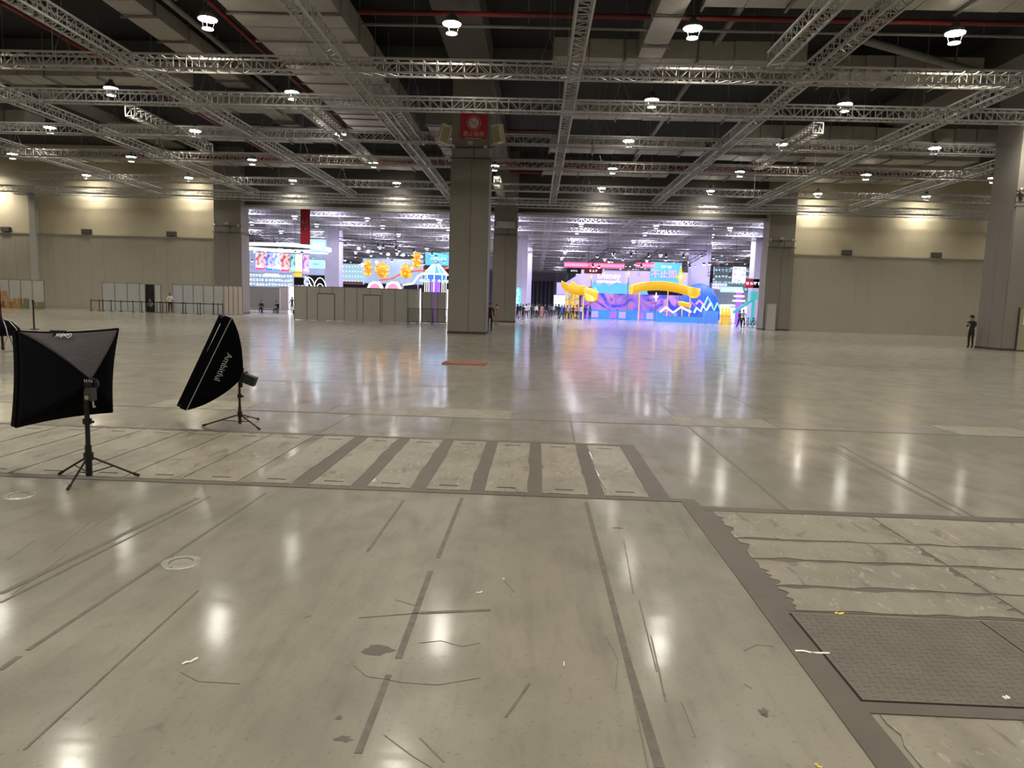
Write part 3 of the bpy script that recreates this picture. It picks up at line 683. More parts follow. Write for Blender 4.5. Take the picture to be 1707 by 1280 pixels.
def stand(name, label, base, feet, top, hub, mat, rod_r=.014):
    b_ = Vector((base[0], base[1], 0)); t = empty(name, b_, 0, label, 'light stand')
    MB().tube([(0, 0, .04), (0, 0, hub + .12)], rod_r * 1.35, 10).build('lower_tube', M[mat], t)
    MB().tube([(0, 0, hub), (0, 0, top)], rod_r, 10).build('pole', M[mat], t)
    MB().tube([(0, 0, hub - .02), (0, 0, hub + .05)], rod_r * 2, 10).build('hub', M['blackmetal'], t)
    MB().tube([(0, 0, top * .62), (0, 0, top * .62 + .05)], rod_r * 1.8, 10).build('collar', M['blackmetal'], t)
    MB().tube([(rod_r, 0, top * .62 + .02), (rod_r + .04, 0, top * .62 + .02)], .012, 8).build('knob', M['blackmetal'], t)
    for f in feet:
        f = Vector((f[0], f[1], 0)) - b_; h = Vector((f.x * .08, f.y * .08, hub)); e = Vector((f.x, f.y, .014))
        lg = MB().tube([h, e], .010, 8).build('leg', M[mat], t)
        d = (e - h).normalized(); MB().tube([e - d * .05, e + d * .004], .0145, 8).build('rubber_foot', M['rubber'], lg)
        q = h.lerp(e, .45); MB().tube([(f.x * .03, f.y * .03, .07), q], .006, 6).build('strut', M[mat], t)
    return t
# big square softbox seen from behind
b1 = pz(149, 800); feet1 = [pz(99, 792), pz(113, 818), pz(232, 795)]
stand('light_stand', 'black tripod light stand carrying the large square softbox', b1, feet1, at(152, 645, b1.y).z - .02, at(149, 763, b1.y).z, 'blackmetal', .021)
Y0 = b1.y
C1 = [at(28, 552, Y0 + .62), at(197, 548, Y0 + .22), at(187, 686, Y0 + .12), at(26, 712, Y0 + .52)]
ap = at(152, 634, Y0 - .08)
t1, rods1, nr1, ce1 = softbox('square_softbox', 'large black square softbox seen from behind, upper panel painted paler as lit', C1, ap, .20, .12, [M['litfab'], M['black'], M['black'], M['black'], M['black']], tuple(Vector(C1[3])))
O1 = Vector(C1[3])
xd = (C1[1] - C1[0]).normalized(); upv = (ap - (C1[0] + C1[1]) / 2).normalized()
lp = C1[0].lerp(C1[1], .47) + upv * .115 + Vector((0, -.035, .012)) - O1
letters('brand_lettering', 'Godox', .075, M['text_white'], t1, lp, -xd, upv, .002)
MB().box(-.07, .07, -.02, .02, 0, .03).build('label_tab', M['blackmetal'], t1, at(97, 556, Y0 + .42) - O1)
fl = empty('flash_head', at(153, 640, Y0 - .12), 0, 'small black flash and bracket clamped behind the square softbox', 'flash')
MB().lathe([(.03, -.03), (.055, -.03), (.055, .03), (.03, .03)], 16).build('speedring', M['blackmetal'], fl).rotation_euler = (PI / 2, 0, .3)
MB().box(-.028, .028, -.06, .0, -.09, .02).build('bracket', M['blackmetal'], fl)
MB().box(-.015, .055, -.09, -.02, -.14, -.03).build('flash_body', pm('grey_green_plastic', (.035, .042, .035), .4), fl)
MB().tube([(.01, -.095, -.11), (.01, -.10, -.11)], .02, 12).build('dial', M['chrome'], fl)
MB().tube([(.04, -.06, -.13), (.06, -.08, -.2), (.075, -.08, -.19)], .007, 6).build('lever', M['steel'], fl)
for k in range(4): MB().tube([(-.03 + .02 * k, -.05, .02), (-.03 + .02 * k, -.055, .045)], .006, 6).build('wing_screw', M['chrome'], fl)
# softbox seen from the side
b2 = pz(400, 711); feet2 = [pz(338, 711), pz(433, 717), pz(431, 700)]
stand('light_stand', 'bronze tripod light stand carrying the tilted softbox', b2, feet2, at(400, 633, b2.y).z, at(400, 692, b2.y).z, 'redmetal', .016)
Y2 = b2.y
C2 = [at(376, 528, Y2 + .40), at(386, 530, Y2 - .35), at(311, 683, Y2 - .35), at(305, 679, Y2 + .40)]
ap2 = at(404, 628, Y2 - .02)
t2, rods2, nr2, ce2 = softbox('tilted_softbox', 'black softbox tilted sideways beside the square one, lettering on its flank', C2, ap2, .25, .09, [M['black'], M['black'], M['black'], M['black'], M['text_grey']], tuple(Vector(C2[2])))
O2 = Vector(C2[2]); xd2 = (C2[2] - C2[1]).normalized(); up2 = -(ap2 - (C2[1] + C2[2]) / 2).normalized()
fr = xd2.cross(up2); fr = fr if fr.y < 0 else -fr
letters('brand_lettering', 'Ambitful', .115, M['text_grey'], t2, at(372, 612, Y2 - .42) - O2, xd2, -up2 if xd2.cross(-up2).y < 0 else up2, .002)
h2 = empty('strobe_head', at(404, 628, Y2), 0, 'dark green strobe head plugged in behind the tilted softbox', 'flash')
d = (at(424, 636, Y2) - at(404, 628, Y2)); MB().bar(d * .1, d * 1.1, .10, .12).build('body', pm('dark_green_paint', (.004, .009, .007), .5), h2)
MB().bar(d * .0, d * .15, .13, .15).build('mount', M['blackmetal'], h2)
MB().tube([(0, 0, .0), (.02, -.02, .12)], .012, 6).build('lever', M['blackmetal'], h2)
MB().tube([(-.02, 0, -.02), (-.02, 0, -.14)], .022, 8).build('tilt_clamp', M['blackmetal'], h2)
# third light stand with umbrella at the left edge
b3 = Vector((-14.6, 19.3, 0))
stand('light_stand', 'thin tripod stand cut by the left edge of the view', b3, [(-14.0, 19.0), (-15, 19.9), (-15, 18.8)], 2.0, .9, 'redmetal', .018)
um = empty('photo_umbrella', (b3.x - .1, b3.y + .1, .45), 0, 'black and silver photo umbrella on the stand at the left edge', 'umbrella')
cn = MB()
for k in range(10):
    a0, a1 = 2 * PI * k / 10, 2 * PI * (k + 1) / 10; pr0 = [(.02, .45), (.25, .38), (.42, .2), (.5, 0)]
    g = MB(); vs = [(r_ * math.cos(a_), r_ * math.sin(a_), z_) for r_, z_ in pr0 for a_ in (a0, a1)]
    o = g.add(vs, [(2 * i, 2 * i + 1, 2 * i + 3, 2 * i + 2) for i in range(3)]).build('gore', M['black'], um)
    MB().tube([(r_ * 1.02 * math.cos(a0), r_ * 1.02 * math.sin(a0), z_ + .01) for r_, z_ in pr0], .012, 5).build('rib', M['steel'], um); o.modifiers.new('thick', 'SOLIDIFY').thickness = .004
MB().tube([(0, 0, -.2), (0, 0, .5)], .008, 6).build('shaft', M['blackmetal'], um)

# ------------------------------------------------------------------ posts, boxes, booths of this hall
def stanchion(x, y, label, h=.95, group=None, name='stanchion'):
    t = empty(name, (x, y, 0), 0, label, 'barrier post', group)
    MB().lathe([(0, .001), (.17, .001), (.17, .02), (.04, .05), (0, .05)], 14).build('base', M['blackmetal'], t)
    MB().tube([(0, 0, .04), (0, 0, h)], .032, 8).build('post', M['blackmetal'], t)
    MB().lathe([(0, h + .03), (.04, h + .02), (.045, h - .05), (.03, h - .06)], 10).build('cap', M['blackmetal'], t)
    return t
xs = [152, 166, 172, 185.5, 202, 222, 236.5, 262, 267, 271.5, 278, 305, 309.5, 329.5, 334, 355.5, 363.5, 371.5]
sy = 61.0; prev = None
for i, px in enumerate(xs):
    x = fx(px, sy)
    stanchion(x, sy, 'black queue barrier post by the white booths, %s from left' % CNT[i], group='queue barrier posts')
    if prev is not None and x - prev < 2.0:
        MB_ = MB().box(prev + .03, x - .03, sy - .006, sy + .006, .86, .92).build('barrier_belt', M['black']); tag(MB_, 'black belt stretched between queue posts, %s span from left' % CNT[i - 1], 'belt', 'queue barrier belts')
    prev = x
p = pz(57, 549); q_ = stanchion(p.x, p.y, 'tall thin black post standing alone behind the square softbox', at(55, 501, p.y).z, name='floor_pole')
def booth_wall(x0, x1, y, h, mat, label, group='booth partition walls', panel=1.0, doors=(), thick=.06, name='booth_partition'):
    t = empty(name, (x0, y, 0), 0, label, 'partition', group); n = max(1, int(round((x1 - x0) / panel))); st = (x1 - x0) / n
    me = MB().box(.02, st - .02, -thick / 2, thick / 2, .02, h - .03).mesh('panel', M[mat]); pf = MB().box(-.03, .03, -thick * .8, thick * .8, 0, h).mesh('profile', M['seam'])
    for k in range(n): link('panel', me, t, (k * st, 0, 0))
    for k in range(n + 1): link('profile', pf, t, (k * st, 0, 0))
    MB().box(0, x1 - x0, -thick * .7, thick * .7, h - .05, h).build('rail', M['seam'], t)
    for dx in doors:
        MB().box(dx, dx + 1.25, -thick, -thick * .5, .02, h * .78).build('door', M[mat], t)
        for a_, b_ in ((dx - .04, dx), (dx + 1.25, dx + 1.29)): MB().box(a_, b_, -thick * 1.1, 0, 0, h * .8).build('door_jamb', M['column_trim'], t)
        MB().box(dx, dx + 1.25, -thick * 1.1, 0, h * .78, h * .8).build('door_head', M['column_trim'], t)
    return t
booth_wall(fx(172, 63), fx(234, 63), 63, 2.5, 'cool_panel', 'cool white booth wall left of the black doorway')
booth_wall(fx(234, 62.8), fx(243, 62.8), 62.8, 2.45, 'white_panel', 'narrow cream booth panel touching the black doorway on its left')
booth_wall(fx(259, 62.8), fx(269, 62.8), 62.8, 2.45, 'white_panel', 'narrow cream booth panel touching the black doorway on its right')
dr = MB().box(fx(243, 63), fx(259, 63), 62.9, 63.0, 0, 2.42).build('dark_doorway', M['dark']); tag(dr, 'dark sheet for the shade inside the doorway between the cream panels', 'doorway')  # flat dark sheet, stands in for the shade inside the open doorway
booth_wall(fx(289, 62.5), fx(374, 62.5), 62.5, 2.5, 'cool_panel', 'cool white booth wall right of the doorway')
booth_wall(fx(374, 62.2), fx(405, 62.2), 62.2, 2.5, 'pink_panel', 'pinkish booth wall at the foot of the left gateway column', panel=.45)
booth_wall(fx(-60, 63), fx(75, 63), 63, 2.5, 'white_panel', 'dull white booth wall behind the cardboard boxes at the left edge')
bs = [(0, 9, 484, 494, 'card'), (0, 10, 494, 512, 'card'), (8, 18, 502, 512, 'card'), (25, 38, 497, 512, 'card'), (38, 45, 497, 512, 'card2'), (58, 70, 503, 512, 'card2'), (-12, 0, 490, 512, 'card')]
bl = ['upper brown carton of the stack at the left edge', 'lower brown carton of the stack at the left edge', 'small brown carton beside the left edge stack', 'tall brown carton in the middle of the carton row', 'narrow open olive carton touching the tall one', 'olive green carton right of the thin black post', 'brown carton cut off by the left edge']
for (a_, b_, y0_, y1_, mt), lb in zip(bs, bl):
    Yb = 61.5; X0 = at(a_, 500, Yb).x; X1 = at(b_, 500, Yb).x; Z0 = max(0, at(a_, y1_, Yb).z) if y1_ < 500 else 0; Z1 = at(a_, y0_, Yb).z
    t = empty('cardboard_box', ((X0 + X1) / 2, Yb, Z0 + .001), 0, lb, 'carton', 'cartons by the left booth wall'); hw = (X1 - X0) / 2 - .02; h = Z1 - Z0 - .01
    MB().box(-hw, hw, -.25, .3, 0, h).build('body', M[mt], t); MB().box(-.04, .04, -.256, .305, h * .5, h + .003).build('tape', M['tape'], t)
    f_ = MB().bar((-hw, -.25, h), (-hw - .1, -.28, h + .08), .5, .01).build('flap', M[mt], t)
YB = 54.0
booth_wall(fx(491, YB), fx(700, YB), YB, 2.55, 'grey_panel', 'long grey partition wall standing before the left gateway', doors=(fx(530, YB) - fx(491, YB), fx(606, YB) - fx(491, YB)))
booth_wall(fx(703, YB + 2), fx(719, YB + 2), YB + 2, 2.4, 'grey_panel', 'set back grey panel right of the long partition')
booth_wall(fx(719, YB + 2), fx(729, YB + 2), YB + 2, 2.4, 'lilac_panel', 'purple lit panel among the set back partitions')
booth_wall(fx(729, YB + 2), fx(742, YB + 2), YB + 2, 2.4, 'grey_panel', 'last grey panel before the centre column')
GLW = em('white_light_tube', (1, .93, .95), 1.3)
for px, nm in ((700.5, 'left'), (745.5, 'right')):
    x = fx(px, YB); o = MB().tube([(x, YB - .1, 0), (x, YB - .1, 2.6)], .045, 8).build('light_tube', GLW); tag(o, 'white lit vertical tube at the %s end of the set back panels' % nm, 'light tube')
def barrier(x0, x1, y, label, group, h=1.15, n=9, rz=0, mat='blackmetal'):
    t = empty('steel_barrier', (x0, y, 0), rz, label, 'barrier', group); L = x1 - x0
    fr_ = MB(); fr_.tube([(0, 0, .12), (0, 0, h), (L, 0, h), (L, 0, .12)], .025, 6); fr_.tube([(0, 0, .2), (L, 0, .2)], .02, 6); fr_.build('frame', M[mat], t)
    b_ = MB().tube([(0, 0, .2), (0, 0, h)], .015, 6).mesh('bar', M[mat])
    for k in range(1, n): link('bar', b_, t, (L * k / n, 0, 0))
    for xx in (.06, L - .06): MB().tube([(xx, -.28, .015), (xx, 0, .14), (xx, .28, .015)], .02, 6).build('foot', M[mat], t)
    return t
barrier(fx(680, 52), fx(697, 52), 52, 'black steel barrier before the long partition, left one', 'steel barriers by the centre column')
barrier(fx(699, 52), fx(721, 52), 52, 'black steel barrier before the long partition, middle one', 'steel barriers by the centre column')
barrier(fx(722, 52.3), fx(746, 52.3), 52.3, 'black steel barrier ending at the centre column', 'steel barriers by the centre column')
# screens, board at the right column of the gate
gp = booth_wall(fx(1272, 66), fx(1288, 66), 65.4, 2.4, 'white_panel', 'pale board leaning at the right gateway column', panel=2)

# ------------------------------------------------------------------ people
SKIN = pm('skin', (.42, .26, .19), .6)
HAIR = pm('black_hair', (.01, .009, .009), .6)
def cloth(name, c): return pm('cloth_' + name, c, .85, 0, .2, 12)
CL = {k: cloth(k, v) for k, v in dict(black=(.012, .012, .014), white=(.62, .62, .62), navy=(.02, .03, .09), orange=(.62, .16, .08), peach=(.6, .33, .26), grey=(.16, .16, .17), tan=(.34, .25, .17), blue=(.05, .10, .35), pink=(.5, .2, .25), jeans=(.05, .08, .16)).items()}
def make_body(pose, fingers=False):
    """one skinned body; returns the mesh with material slots skin, top, trousers, shoes"""
    V = []; E_ = []; R_ = []; K = []
    def v(p, r_, k, par=None):
        V.append(Vector(p)); R_.append(r_); K.append(k)
        if par is not None: E_.append((par, len(V) - 1))
        return len(V) - 1
    sit = pose == 'sit'; ph = .48 if sit else .94
    pel = v((0, 0, ph), (.15, .11), 2); wst = v((0, 0, ph + .16), (.135, .10), 1, pel); che = v((0, .01 if not sit else -.05, ph + .38), (.165, .115), 1, wst)
    nb = v((0, 0 if not sit else -.08, ph + .53), (.07, .07), 1, che); nk = v((0, -.01 if not sit else -.12, ph + .585), (.048, .05), 0, nb)
    hx = -.03 if pose != 'phone' else -.07
    if sit: hx = -.2
    ch_ = v((0, hx - .01, ph + .63), (.062, .07), 0, nk); hd_ = v((0, hx, ph + .70), (.076, .092), 0, ch_); tp = v((0, hx + .01, ph + .775), (.055, .065), 0, hd_)
    v((0, hx - .10, ph + .685), (.012, .014), 0, hd_)      # nose
    for s in (-1, 1): v((s * .083, hx + .01, ph + .69), (.010, .022), 0, hd_)   # ears
    for s in (-1, 1):
        sh = v((s * .185, 0 if not sit else -.06, ph + .48), (.062, .062), 1, che)
        if pose == 'phone': el = (s * .23, -.05, ph + .20); wr_ = (s * .07, -.27, ph + .33)
        elif pose == 'raise' and s == 1: el = (s * .22, -.2, ph + .42); wr_ = (s * .08, -.33, ph + .62)
        elif pose == 'walk': el = (s * .23, .10 * s, ph + .20); wr_ = (s * .24, .10 * s - .1, ph - .02)
        elif sit: el = (s * .24, -.14, ph + .22); wr_ = (s * .12, -.34, ph + .18)
        else: el = (s * .24, .02, ph + .20); wr_ = (s * .26, -.03, ph - .03)
        e_ = v(el, (.043, .043), 1, sh); w_ = v(wr_, (.028, .026), 1, e_)
        dd = (Vector(wr_) - Vector(el)).normalized(); hp = Vector(wr_) + dd * .06; h_ = v(hp, (.036, .02), 0, w_)
        if fingers:
            sd = dd.cross(Vector((0, 1, 0.2))).normalized()
            for kf in range(4): v(hp + sd * (.024 - .016 * kf) + dd * (.07 + .012 * (kf in (1, 2))), (.009, .009), 0, h_)
            v(hp + sd * .045 * s + dd * .015, (.010, .010), 0, h_)
        else: v(hp + dd * .06, (.024, .014), 0, h_)
        if sit: hip = (s * .10, -.05, ph - .02); kn = (s * .13, -.42, ph); an = (s * .13, -.46, .10)
        elif pose == 'walk': hip = (s * .09, 0, ph - .06); kn = (s * .10, -.14 if s > 0 else .06, .50); an = (s * .09, -.16 if s > 0 else .30, .10 if s > 0 else .16)
        else: hip = (s * .09, 0, ph - .06); kn = (s * .105, -.02, .50); an = (s * .11, .02, .10)
        hi_ = v(hip, (.092, .095), 2, pel); k_ = v(kn, (.060, .062), 2, hi_); a_ = v(an, (.045, .045), 2, k_)
        v((an[0] + s * .01, an[1] - .13, max(.035, an[2] - .065)), (.040, .032), 3, a_); v((an[0], an[1] + .03, an[2] - .055), (.04, .035), 3, a_)
    me = bpy.data.meshes.new('body'); me.from_pydata(V, E_, []); o = bpy.data.objects.new('body_tmp', me); COL.objects.link(o)
    md = o.modifiers.new('skin', 'SKIN'); md.use_smooth_shade = True; md.branch_smoothing = .6
    for i, sv in enumerate(me.skin_vertices[0].data): sv.radius = R_[i]; sv.use_root = (i == 0)
    s2 = o.modifiers.new('sub', 'SUBSURF'); s2.levels = 1; s2.render_levels = 1
    bpy.context.view_layer.update(); dg = bpy.context.evaluated_depsgraph_get()
    out = bpy.data.meshes.new_from_object(o.evaluated_get(dg)); out.name = 'body'
    bpy.data.objects.remove(o)
    out.materials.clear()
    for mt in (SKIN, CL['black'], CL['black'], CL['black']): out.materials.append(mt)
    segs = [(V[a_], V[b_], K[b_]) for a_, b_ in E_]
    for p in out.polygons:
        c = p.center; best = 9; kk = 0
        for a_, b_, k_ in segs:
            ab = b_ - a_; t = max(0, min(1, (c - a_).dot(ab) / max(1e-9, ab.length_squared))); dq = (c - a_ - ab * t).length
            if dq < best: best = dq; kk = k_
        p.material_index = kk; p.use_smooth = True
    return out, hx, ph
BODY = {}
def person(x, y, rz, pose, top, bottom, label, h=1.7, group=None, longhair=False, fingers=False, cap=False):
    key = (pose, fingers)
    if key not in BODY: BODY[key] = make_body(pose, fingers)
    me, hx, ph = BODY[key]
    t = empty('person', (x, y, 0), rz, label, 'person', group); t.scale = (h / 1.73,) * 3
    b_ = link('body', me, t)
    for i, mt in ((1, CL[top]), (2, CL[bottom])): b_.material_slots[i].link = 'OBJECT'; b_.material_slots[i].material = mt
    z = ph + .725; prof = [(.0, .105), (.05, .098), (.088, .06), (.098, .0), (.09, -.06)]
    hm = shared(('hair', longhair), lambda: MB().lathe(prof + ([(.10, -.16), (.06, -.24)] if longhair else []), 12).mesh('hair', HAIR))
    hr = link('hair', hm, t, (0, hx + .03, z)); hr.rotation_euler.x = -.35; hr.scale = (.88, 1.08, .92)
    if cap:
        MB().lathe([(0, .12), (.07, .11), (.10, .06), (.105, .0)], 14).build('cap', CL['black'], t, (0, hx + .01, z)); MB().box(-.07, .07, -.2, -.06, -.005, .01).build('cap_brim', CL['black'], t, (0, hx, z))
    return t
p = pz(1616, 573)
g = person(fx(1617, 41.0), 41.0, -1.15, 'phone', 'black', 'black', 'guard in black uniform and cap looking at phone beside the right column', 1.8, fingers=True, cap=True)
ph_ = MB().box(-.035, .035, -.006, .006, -.07, .07).build('mobile_phone', M['blackmetal'])
ph_.matrix_world = Matrix.Translation(Vector((g.location.x, g.location.y, 0)) + Matrix.Rotation(-1.15, 3, 'Z') @ Vector((0, -.36, 1.40))) @ Matrix.Rotation(-1.15, 4, 'Z') @ Matrix.Rotation(.7, 4, 'X')
tag(ph_, 'dark mobile phone in the hands of the guard by the column', 'phone')
person(fx(816, 44), 44, .3, 'stand', 'black', 'black', 'person in black half hidden behind the right edge of the centre column', 1.7)
person(fx(827, 56), 56, -.6, 'raise', 'tan', 'tan', 'woman in tan outfit raising a hand to her face behind the centre column', 1.6)
person(fx(284, 62), 62, .4, 'phone', 'white', 'black', 'person in white shirt standing between the two white booths', 1.68)
person(fx(252, 61.8), 61.8, 0, 'sit', 'grey', 'black', 'seated person in front of the black doorway', 1.6)
person(fx(436, 71), 71, .2, 'sit', 'black', 'black', 'seated person in black at the left gateway, left one', 1.7)
person(fx(463, 71), 71, -.3, 'sit', 'black', 'black', 'seated person in black at the left gateway, right one', 1.7)
person(fx(487, 72), 72, .2, 'walk', 'jeans', 'grey', 'walker just left of the long grey partition', 1.68)
person(fx(1232, 70), 70, .4, 'walk', 'grey', 'black', 'left one of the two walkers at the right gateway', 1.66)
person(fx(1238, 70.4), 70.4, -.2, 'walk', 'white', 'black', 'pale shirted walker of the two at the right gateway', 1.75)
crowd = [(862, 76, 'black', 'black', 'stand'), (867, 79, 'black', 'grey', 'walk'), (871.5, 76, 'black', 'black', 'stand'), (877, 80, 'white', 'black', 'walk'), (881, 86, 'white', 'grey', 'stand'),
         (886, 82, 'black', 'black', 'stand'), (890, 90, 'grey', 'black', 'walk'), (894, 88, 'white', 'black', 'stand'), (898, 96, 'black', 'black', 'stand'), (903, 88, 'peach', 'orange', 'walk'),
         (908, 94, 'black', 'black', 'walk'), (914, 100, 'navy', 'black', 'stand'), (918, 98, 'grey', 'black', 'walk'), (922, 104, 'white', 'navy', 'stand'), (926, 110, 'black', 'black', 'walk'),
         (931, 86, 'black', 'black', 'stand'), (936, 82, 'blue', 'black', 'walk'), (940, 84, 'navy', 'black', 'walk'), (945, 88, 'peach', 'black', 'stand'), (950, 90, 'grey', 'black', 'walk'),
         (955, 91, 'black', 'black', 'stand'), (961, 88, 'pink', 'black', 'walk'), (968, 89, 'white', 'blue', 'stand'), (975, 91, 'black', 'black', 'walk'), (983, 90, 'blue', 'black', 'stand')]
for i, (px, Y, a_, b_, ps) in enumerate(crowd):
    person(fx(px, Y), Y, random.uniform(-1, 1) + (PI if i % 2 else 0), ps, a_, b_, 'distant visitor with %s top in the right gateway crowd, %s from left' % (a_, (CNT + ['nineteenth', 'twentieth', 'twenty first', 'twenty second', 'twenty third', 'twenty fourth', 'twenty fifth'])[i]), random.uniform(1.6, 1.78), 'visitors in the far hall', longhair=i % 3 == 0)
bn = empty('low_bench', (fx(450, 71.3), 71.3, 0), 0, 'long low dark bench under the seated people', 'bench')
MB().box(-2.6, 2.6, -.2, .2, .40, .46).build('seat', M['cool_panel'], bn)
for xx in (-2.4, -.8, .8, 2.4): MB().box(xx - .03, xx + .03, -.18, .18, 0, .4).build('leg', M['blackmetal'], bn)
ch = empty('stool', (fx(252, 61.9), 61.95, 0), 0, 'dark stool under the person by the black doorway', 'stool')
MB().box(-.2, .2, -.2, .2, .38, .42).build('seat', M['blackmetal'], ch)
for sx in (-.17, .17):
    for sy_ in (-.17, .17): MB().box(sx - .015, sx + .015, sy_ - .015, sy_ + .015, 0, .38).build('leg', M['blackmetal'], ch)

# ------------------------------------------------------------------ the far hall
for i, y in enumerate((72.5, 77, 81.5, 86.5, 92, 98, 104, 111, 118, 126, 134, 143, 152, 162, 172, 184, 196)):
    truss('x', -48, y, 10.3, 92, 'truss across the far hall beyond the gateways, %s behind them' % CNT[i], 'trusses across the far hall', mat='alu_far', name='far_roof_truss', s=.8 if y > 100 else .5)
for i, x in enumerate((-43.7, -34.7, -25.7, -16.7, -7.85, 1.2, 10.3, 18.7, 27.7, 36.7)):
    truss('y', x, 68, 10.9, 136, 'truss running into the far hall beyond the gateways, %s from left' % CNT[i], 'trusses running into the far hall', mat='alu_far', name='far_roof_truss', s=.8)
FD = M['insul']
for i, y in enumerate((74.5, 77.4, 101, 93.4, 107, 122, 138, 157)):
    o = MB(); k = -46
    while k < 36:
        if random.random() < .72: o.box(k, k + 2.9, y, y + 1.6, 12.7, 13.6)
        k += 3.0
    t = empty('far_air_duct', (0, 0, 0), 0, 'pale air duct crossing the far hall ceiling, %s behind the gateways' % CNT[i], 'air duct', 'far hall ducts'); o.build('duct_run', FD, t)['kind'] = 'stuff'
    for xx in (-44.5, -20.5, -5.5, 6.5, 21.5, 33.5): MB().box(xx - .03, xx + .03, y + .7, y + .8, 13.5, SOF - .01).build('duct_hanger', M['grey_pipe'], t)
for i, (y, x0_, x1_) in enumerate(((71, -27, -14), (71, -12, -4), (73, -1, 12), (78, 2, 19))):
    o = MB().tube([(x0_, y, 11.2), (x1_, y, 11.2)], .16, 8).build('far_red_pipe', M['red_pipe']); tag(o, 'red pipe just behind the gateway header, %s from left' % CNT[i], 'pipe', 'red pipes behind the gateways')
for px, Y, w_, nm in ((553, 95, 1.9, 'between the posters and the orange lanterns'), (875, 118, 1.8, 'at the left of the right gateway'), (866, 93, 1.6, 'nearest behind the centre column'), (1163, 100, 2.6, 'above the blue dome'), (1262, 92, 1.6, 'beside the right gateway edge')):
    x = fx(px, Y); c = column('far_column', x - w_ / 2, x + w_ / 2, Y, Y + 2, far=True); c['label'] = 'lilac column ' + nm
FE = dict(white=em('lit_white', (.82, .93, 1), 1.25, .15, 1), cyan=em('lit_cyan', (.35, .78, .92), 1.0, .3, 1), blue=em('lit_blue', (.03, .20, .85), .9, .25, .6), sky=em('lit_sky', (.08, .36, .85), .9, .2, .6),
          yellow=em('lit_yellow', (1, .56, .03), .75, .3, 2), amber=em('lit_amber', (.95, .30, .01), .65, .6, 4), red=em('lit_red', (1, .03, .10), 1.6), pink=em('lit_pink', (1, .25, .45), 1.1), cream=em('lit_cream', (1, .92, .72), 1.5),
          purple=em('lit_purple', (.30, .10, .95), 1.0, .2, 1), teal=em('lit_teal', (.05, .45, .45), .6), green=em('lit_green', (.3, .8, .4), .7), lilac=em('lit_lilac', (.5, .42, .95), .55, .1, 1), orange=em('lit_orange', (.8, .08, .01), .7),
          dim=em('lit_dim_blue', (.30, .38, .52), .6, .4, .6), ydark=em('slide_yellow', (.95, .50, .01), .45))  # dim makes plain back walls glow in place of light on them
def pbox(name, cat, label, x0, y0, x1, y1, Y, dep, mat, group=None, extra=None):
    A = at(x0, y1, Y); B = at(x1, y0, Y); ax = at(x0, (y0 + y1) / 2, Y).x; bx = at(x1, (y0 + y1) / 2, Y).x; za = at((x0 + x1) / 2, y1, Y).z; zb = at((x0 + x1) / 2, y0, Y).z
    za = max(za, 0)
    t = empty(name, ((ax + bx) / 2, Y, za), 0, label, cat, group); hw = (bx - ax) / 2; h = zb - za
    MB().box(-hw, hw, 0, dep, 0, h).build('body', mat, t)
    MB().box(-hw - .05, hw + .05, .02, dep + .05, h, h + .06).build('top_edge', M['seam'], t)
    if za > .6 and extra != 'noh' :
        for sx in (-hw * .8, hw * .8): MB().tube([(sx, dep / 2, h), (sx, dep / 2, SOF - .02 - za)], .012, 4).build('suspension_cable', M['grey_pipe'], t)
    return t, hw, h
def glyphs(t, hw, h, mat, n, rows=1, seed=0, sc_=.7, y=-.02):
    """illegible strokes of a far sign"""
    rnd = random.Random(seed); o = MB(); cw = 2 * hw / n; rh = h / rows
    for i in range(n):
        for j in range(rows):
            cx_ = -hw + cw * (i + .5); cz_ = rh * (j + .5); s = min(cw, rh) * sc_ / 2
            for k in range(4):
                if rnd.random() < .5: zz = cz_ + rnd.uniform(-s, s); o.box(cx_ - s, cx_ + s, y - .02, y, zz - s * .13, zz + s * .13)
                else: xx = cx_ + rnd.uniform(-s, s); o.box(xx - s * .13, xx + s * .13, y - .02, y, cz_ - s, cz_ + s)
    q = o.build('lettering', mat, t); q['kind'] = 'stuff'; return q
# red hall banner
t, hw, h = pbox('hall_banner', 'banner', 'tall red hall number banner hanging in the left gateway', 501, 347, 516.5, 407, 68.2, .08, M['red_sign'])
letters('lettering', '6.1', .52, M['sign_print'], t, (-.05, -.02, h * .62), (1, 0, 0), (0, 0, 1), .005); letters('lettering', 'H', .4, M['sign_print'], t, (.05, -.02, h * .42), (1, 0, 0), (0, 0, 1), .005)
# ring-shaped booth header
A = at(464, 410, 84); ring = empty('booth_ring', (A.x - 1.5, 90, A.z), 0, 'white lit curved ring hanging over the posters', 'booth header')
o = MB()
for k in range(40):
    t0, t1 = 2 * PI * k / 40, 2 * PI * (k + 1) / 40
    o.add([(5.8 * math.cos(q), 5.8 * math.sin(q), z_) for z_ in (0, .38) for q in (t0, t1)] + [(5.6 * math.cos(q), 5.6 * math.sin(q), z_) for z_ in (0, .38) for q in (t0, t1)], [(0, 1, 3, 2), (4, 5, 7, 6), (2, 3, 7, 6), (0, 1, 5, 4)])
o.build('band', FE['white'], ring)
for k in range(6): MB().tube([(5.7 * math.cos(k), 5.7 * math.sin(k), .5), (5.7 * math.cos(k), 5.7 * math.sin(k), SOF - .02 - A.z)], .02, 4).build('suspension_cable', M['grey_pipe'], ring)
glr = glyphs(ring, 2.4, .9, FE['white'], 5, 1, 3); glr.location = (-.2, -5.95, -1.05)
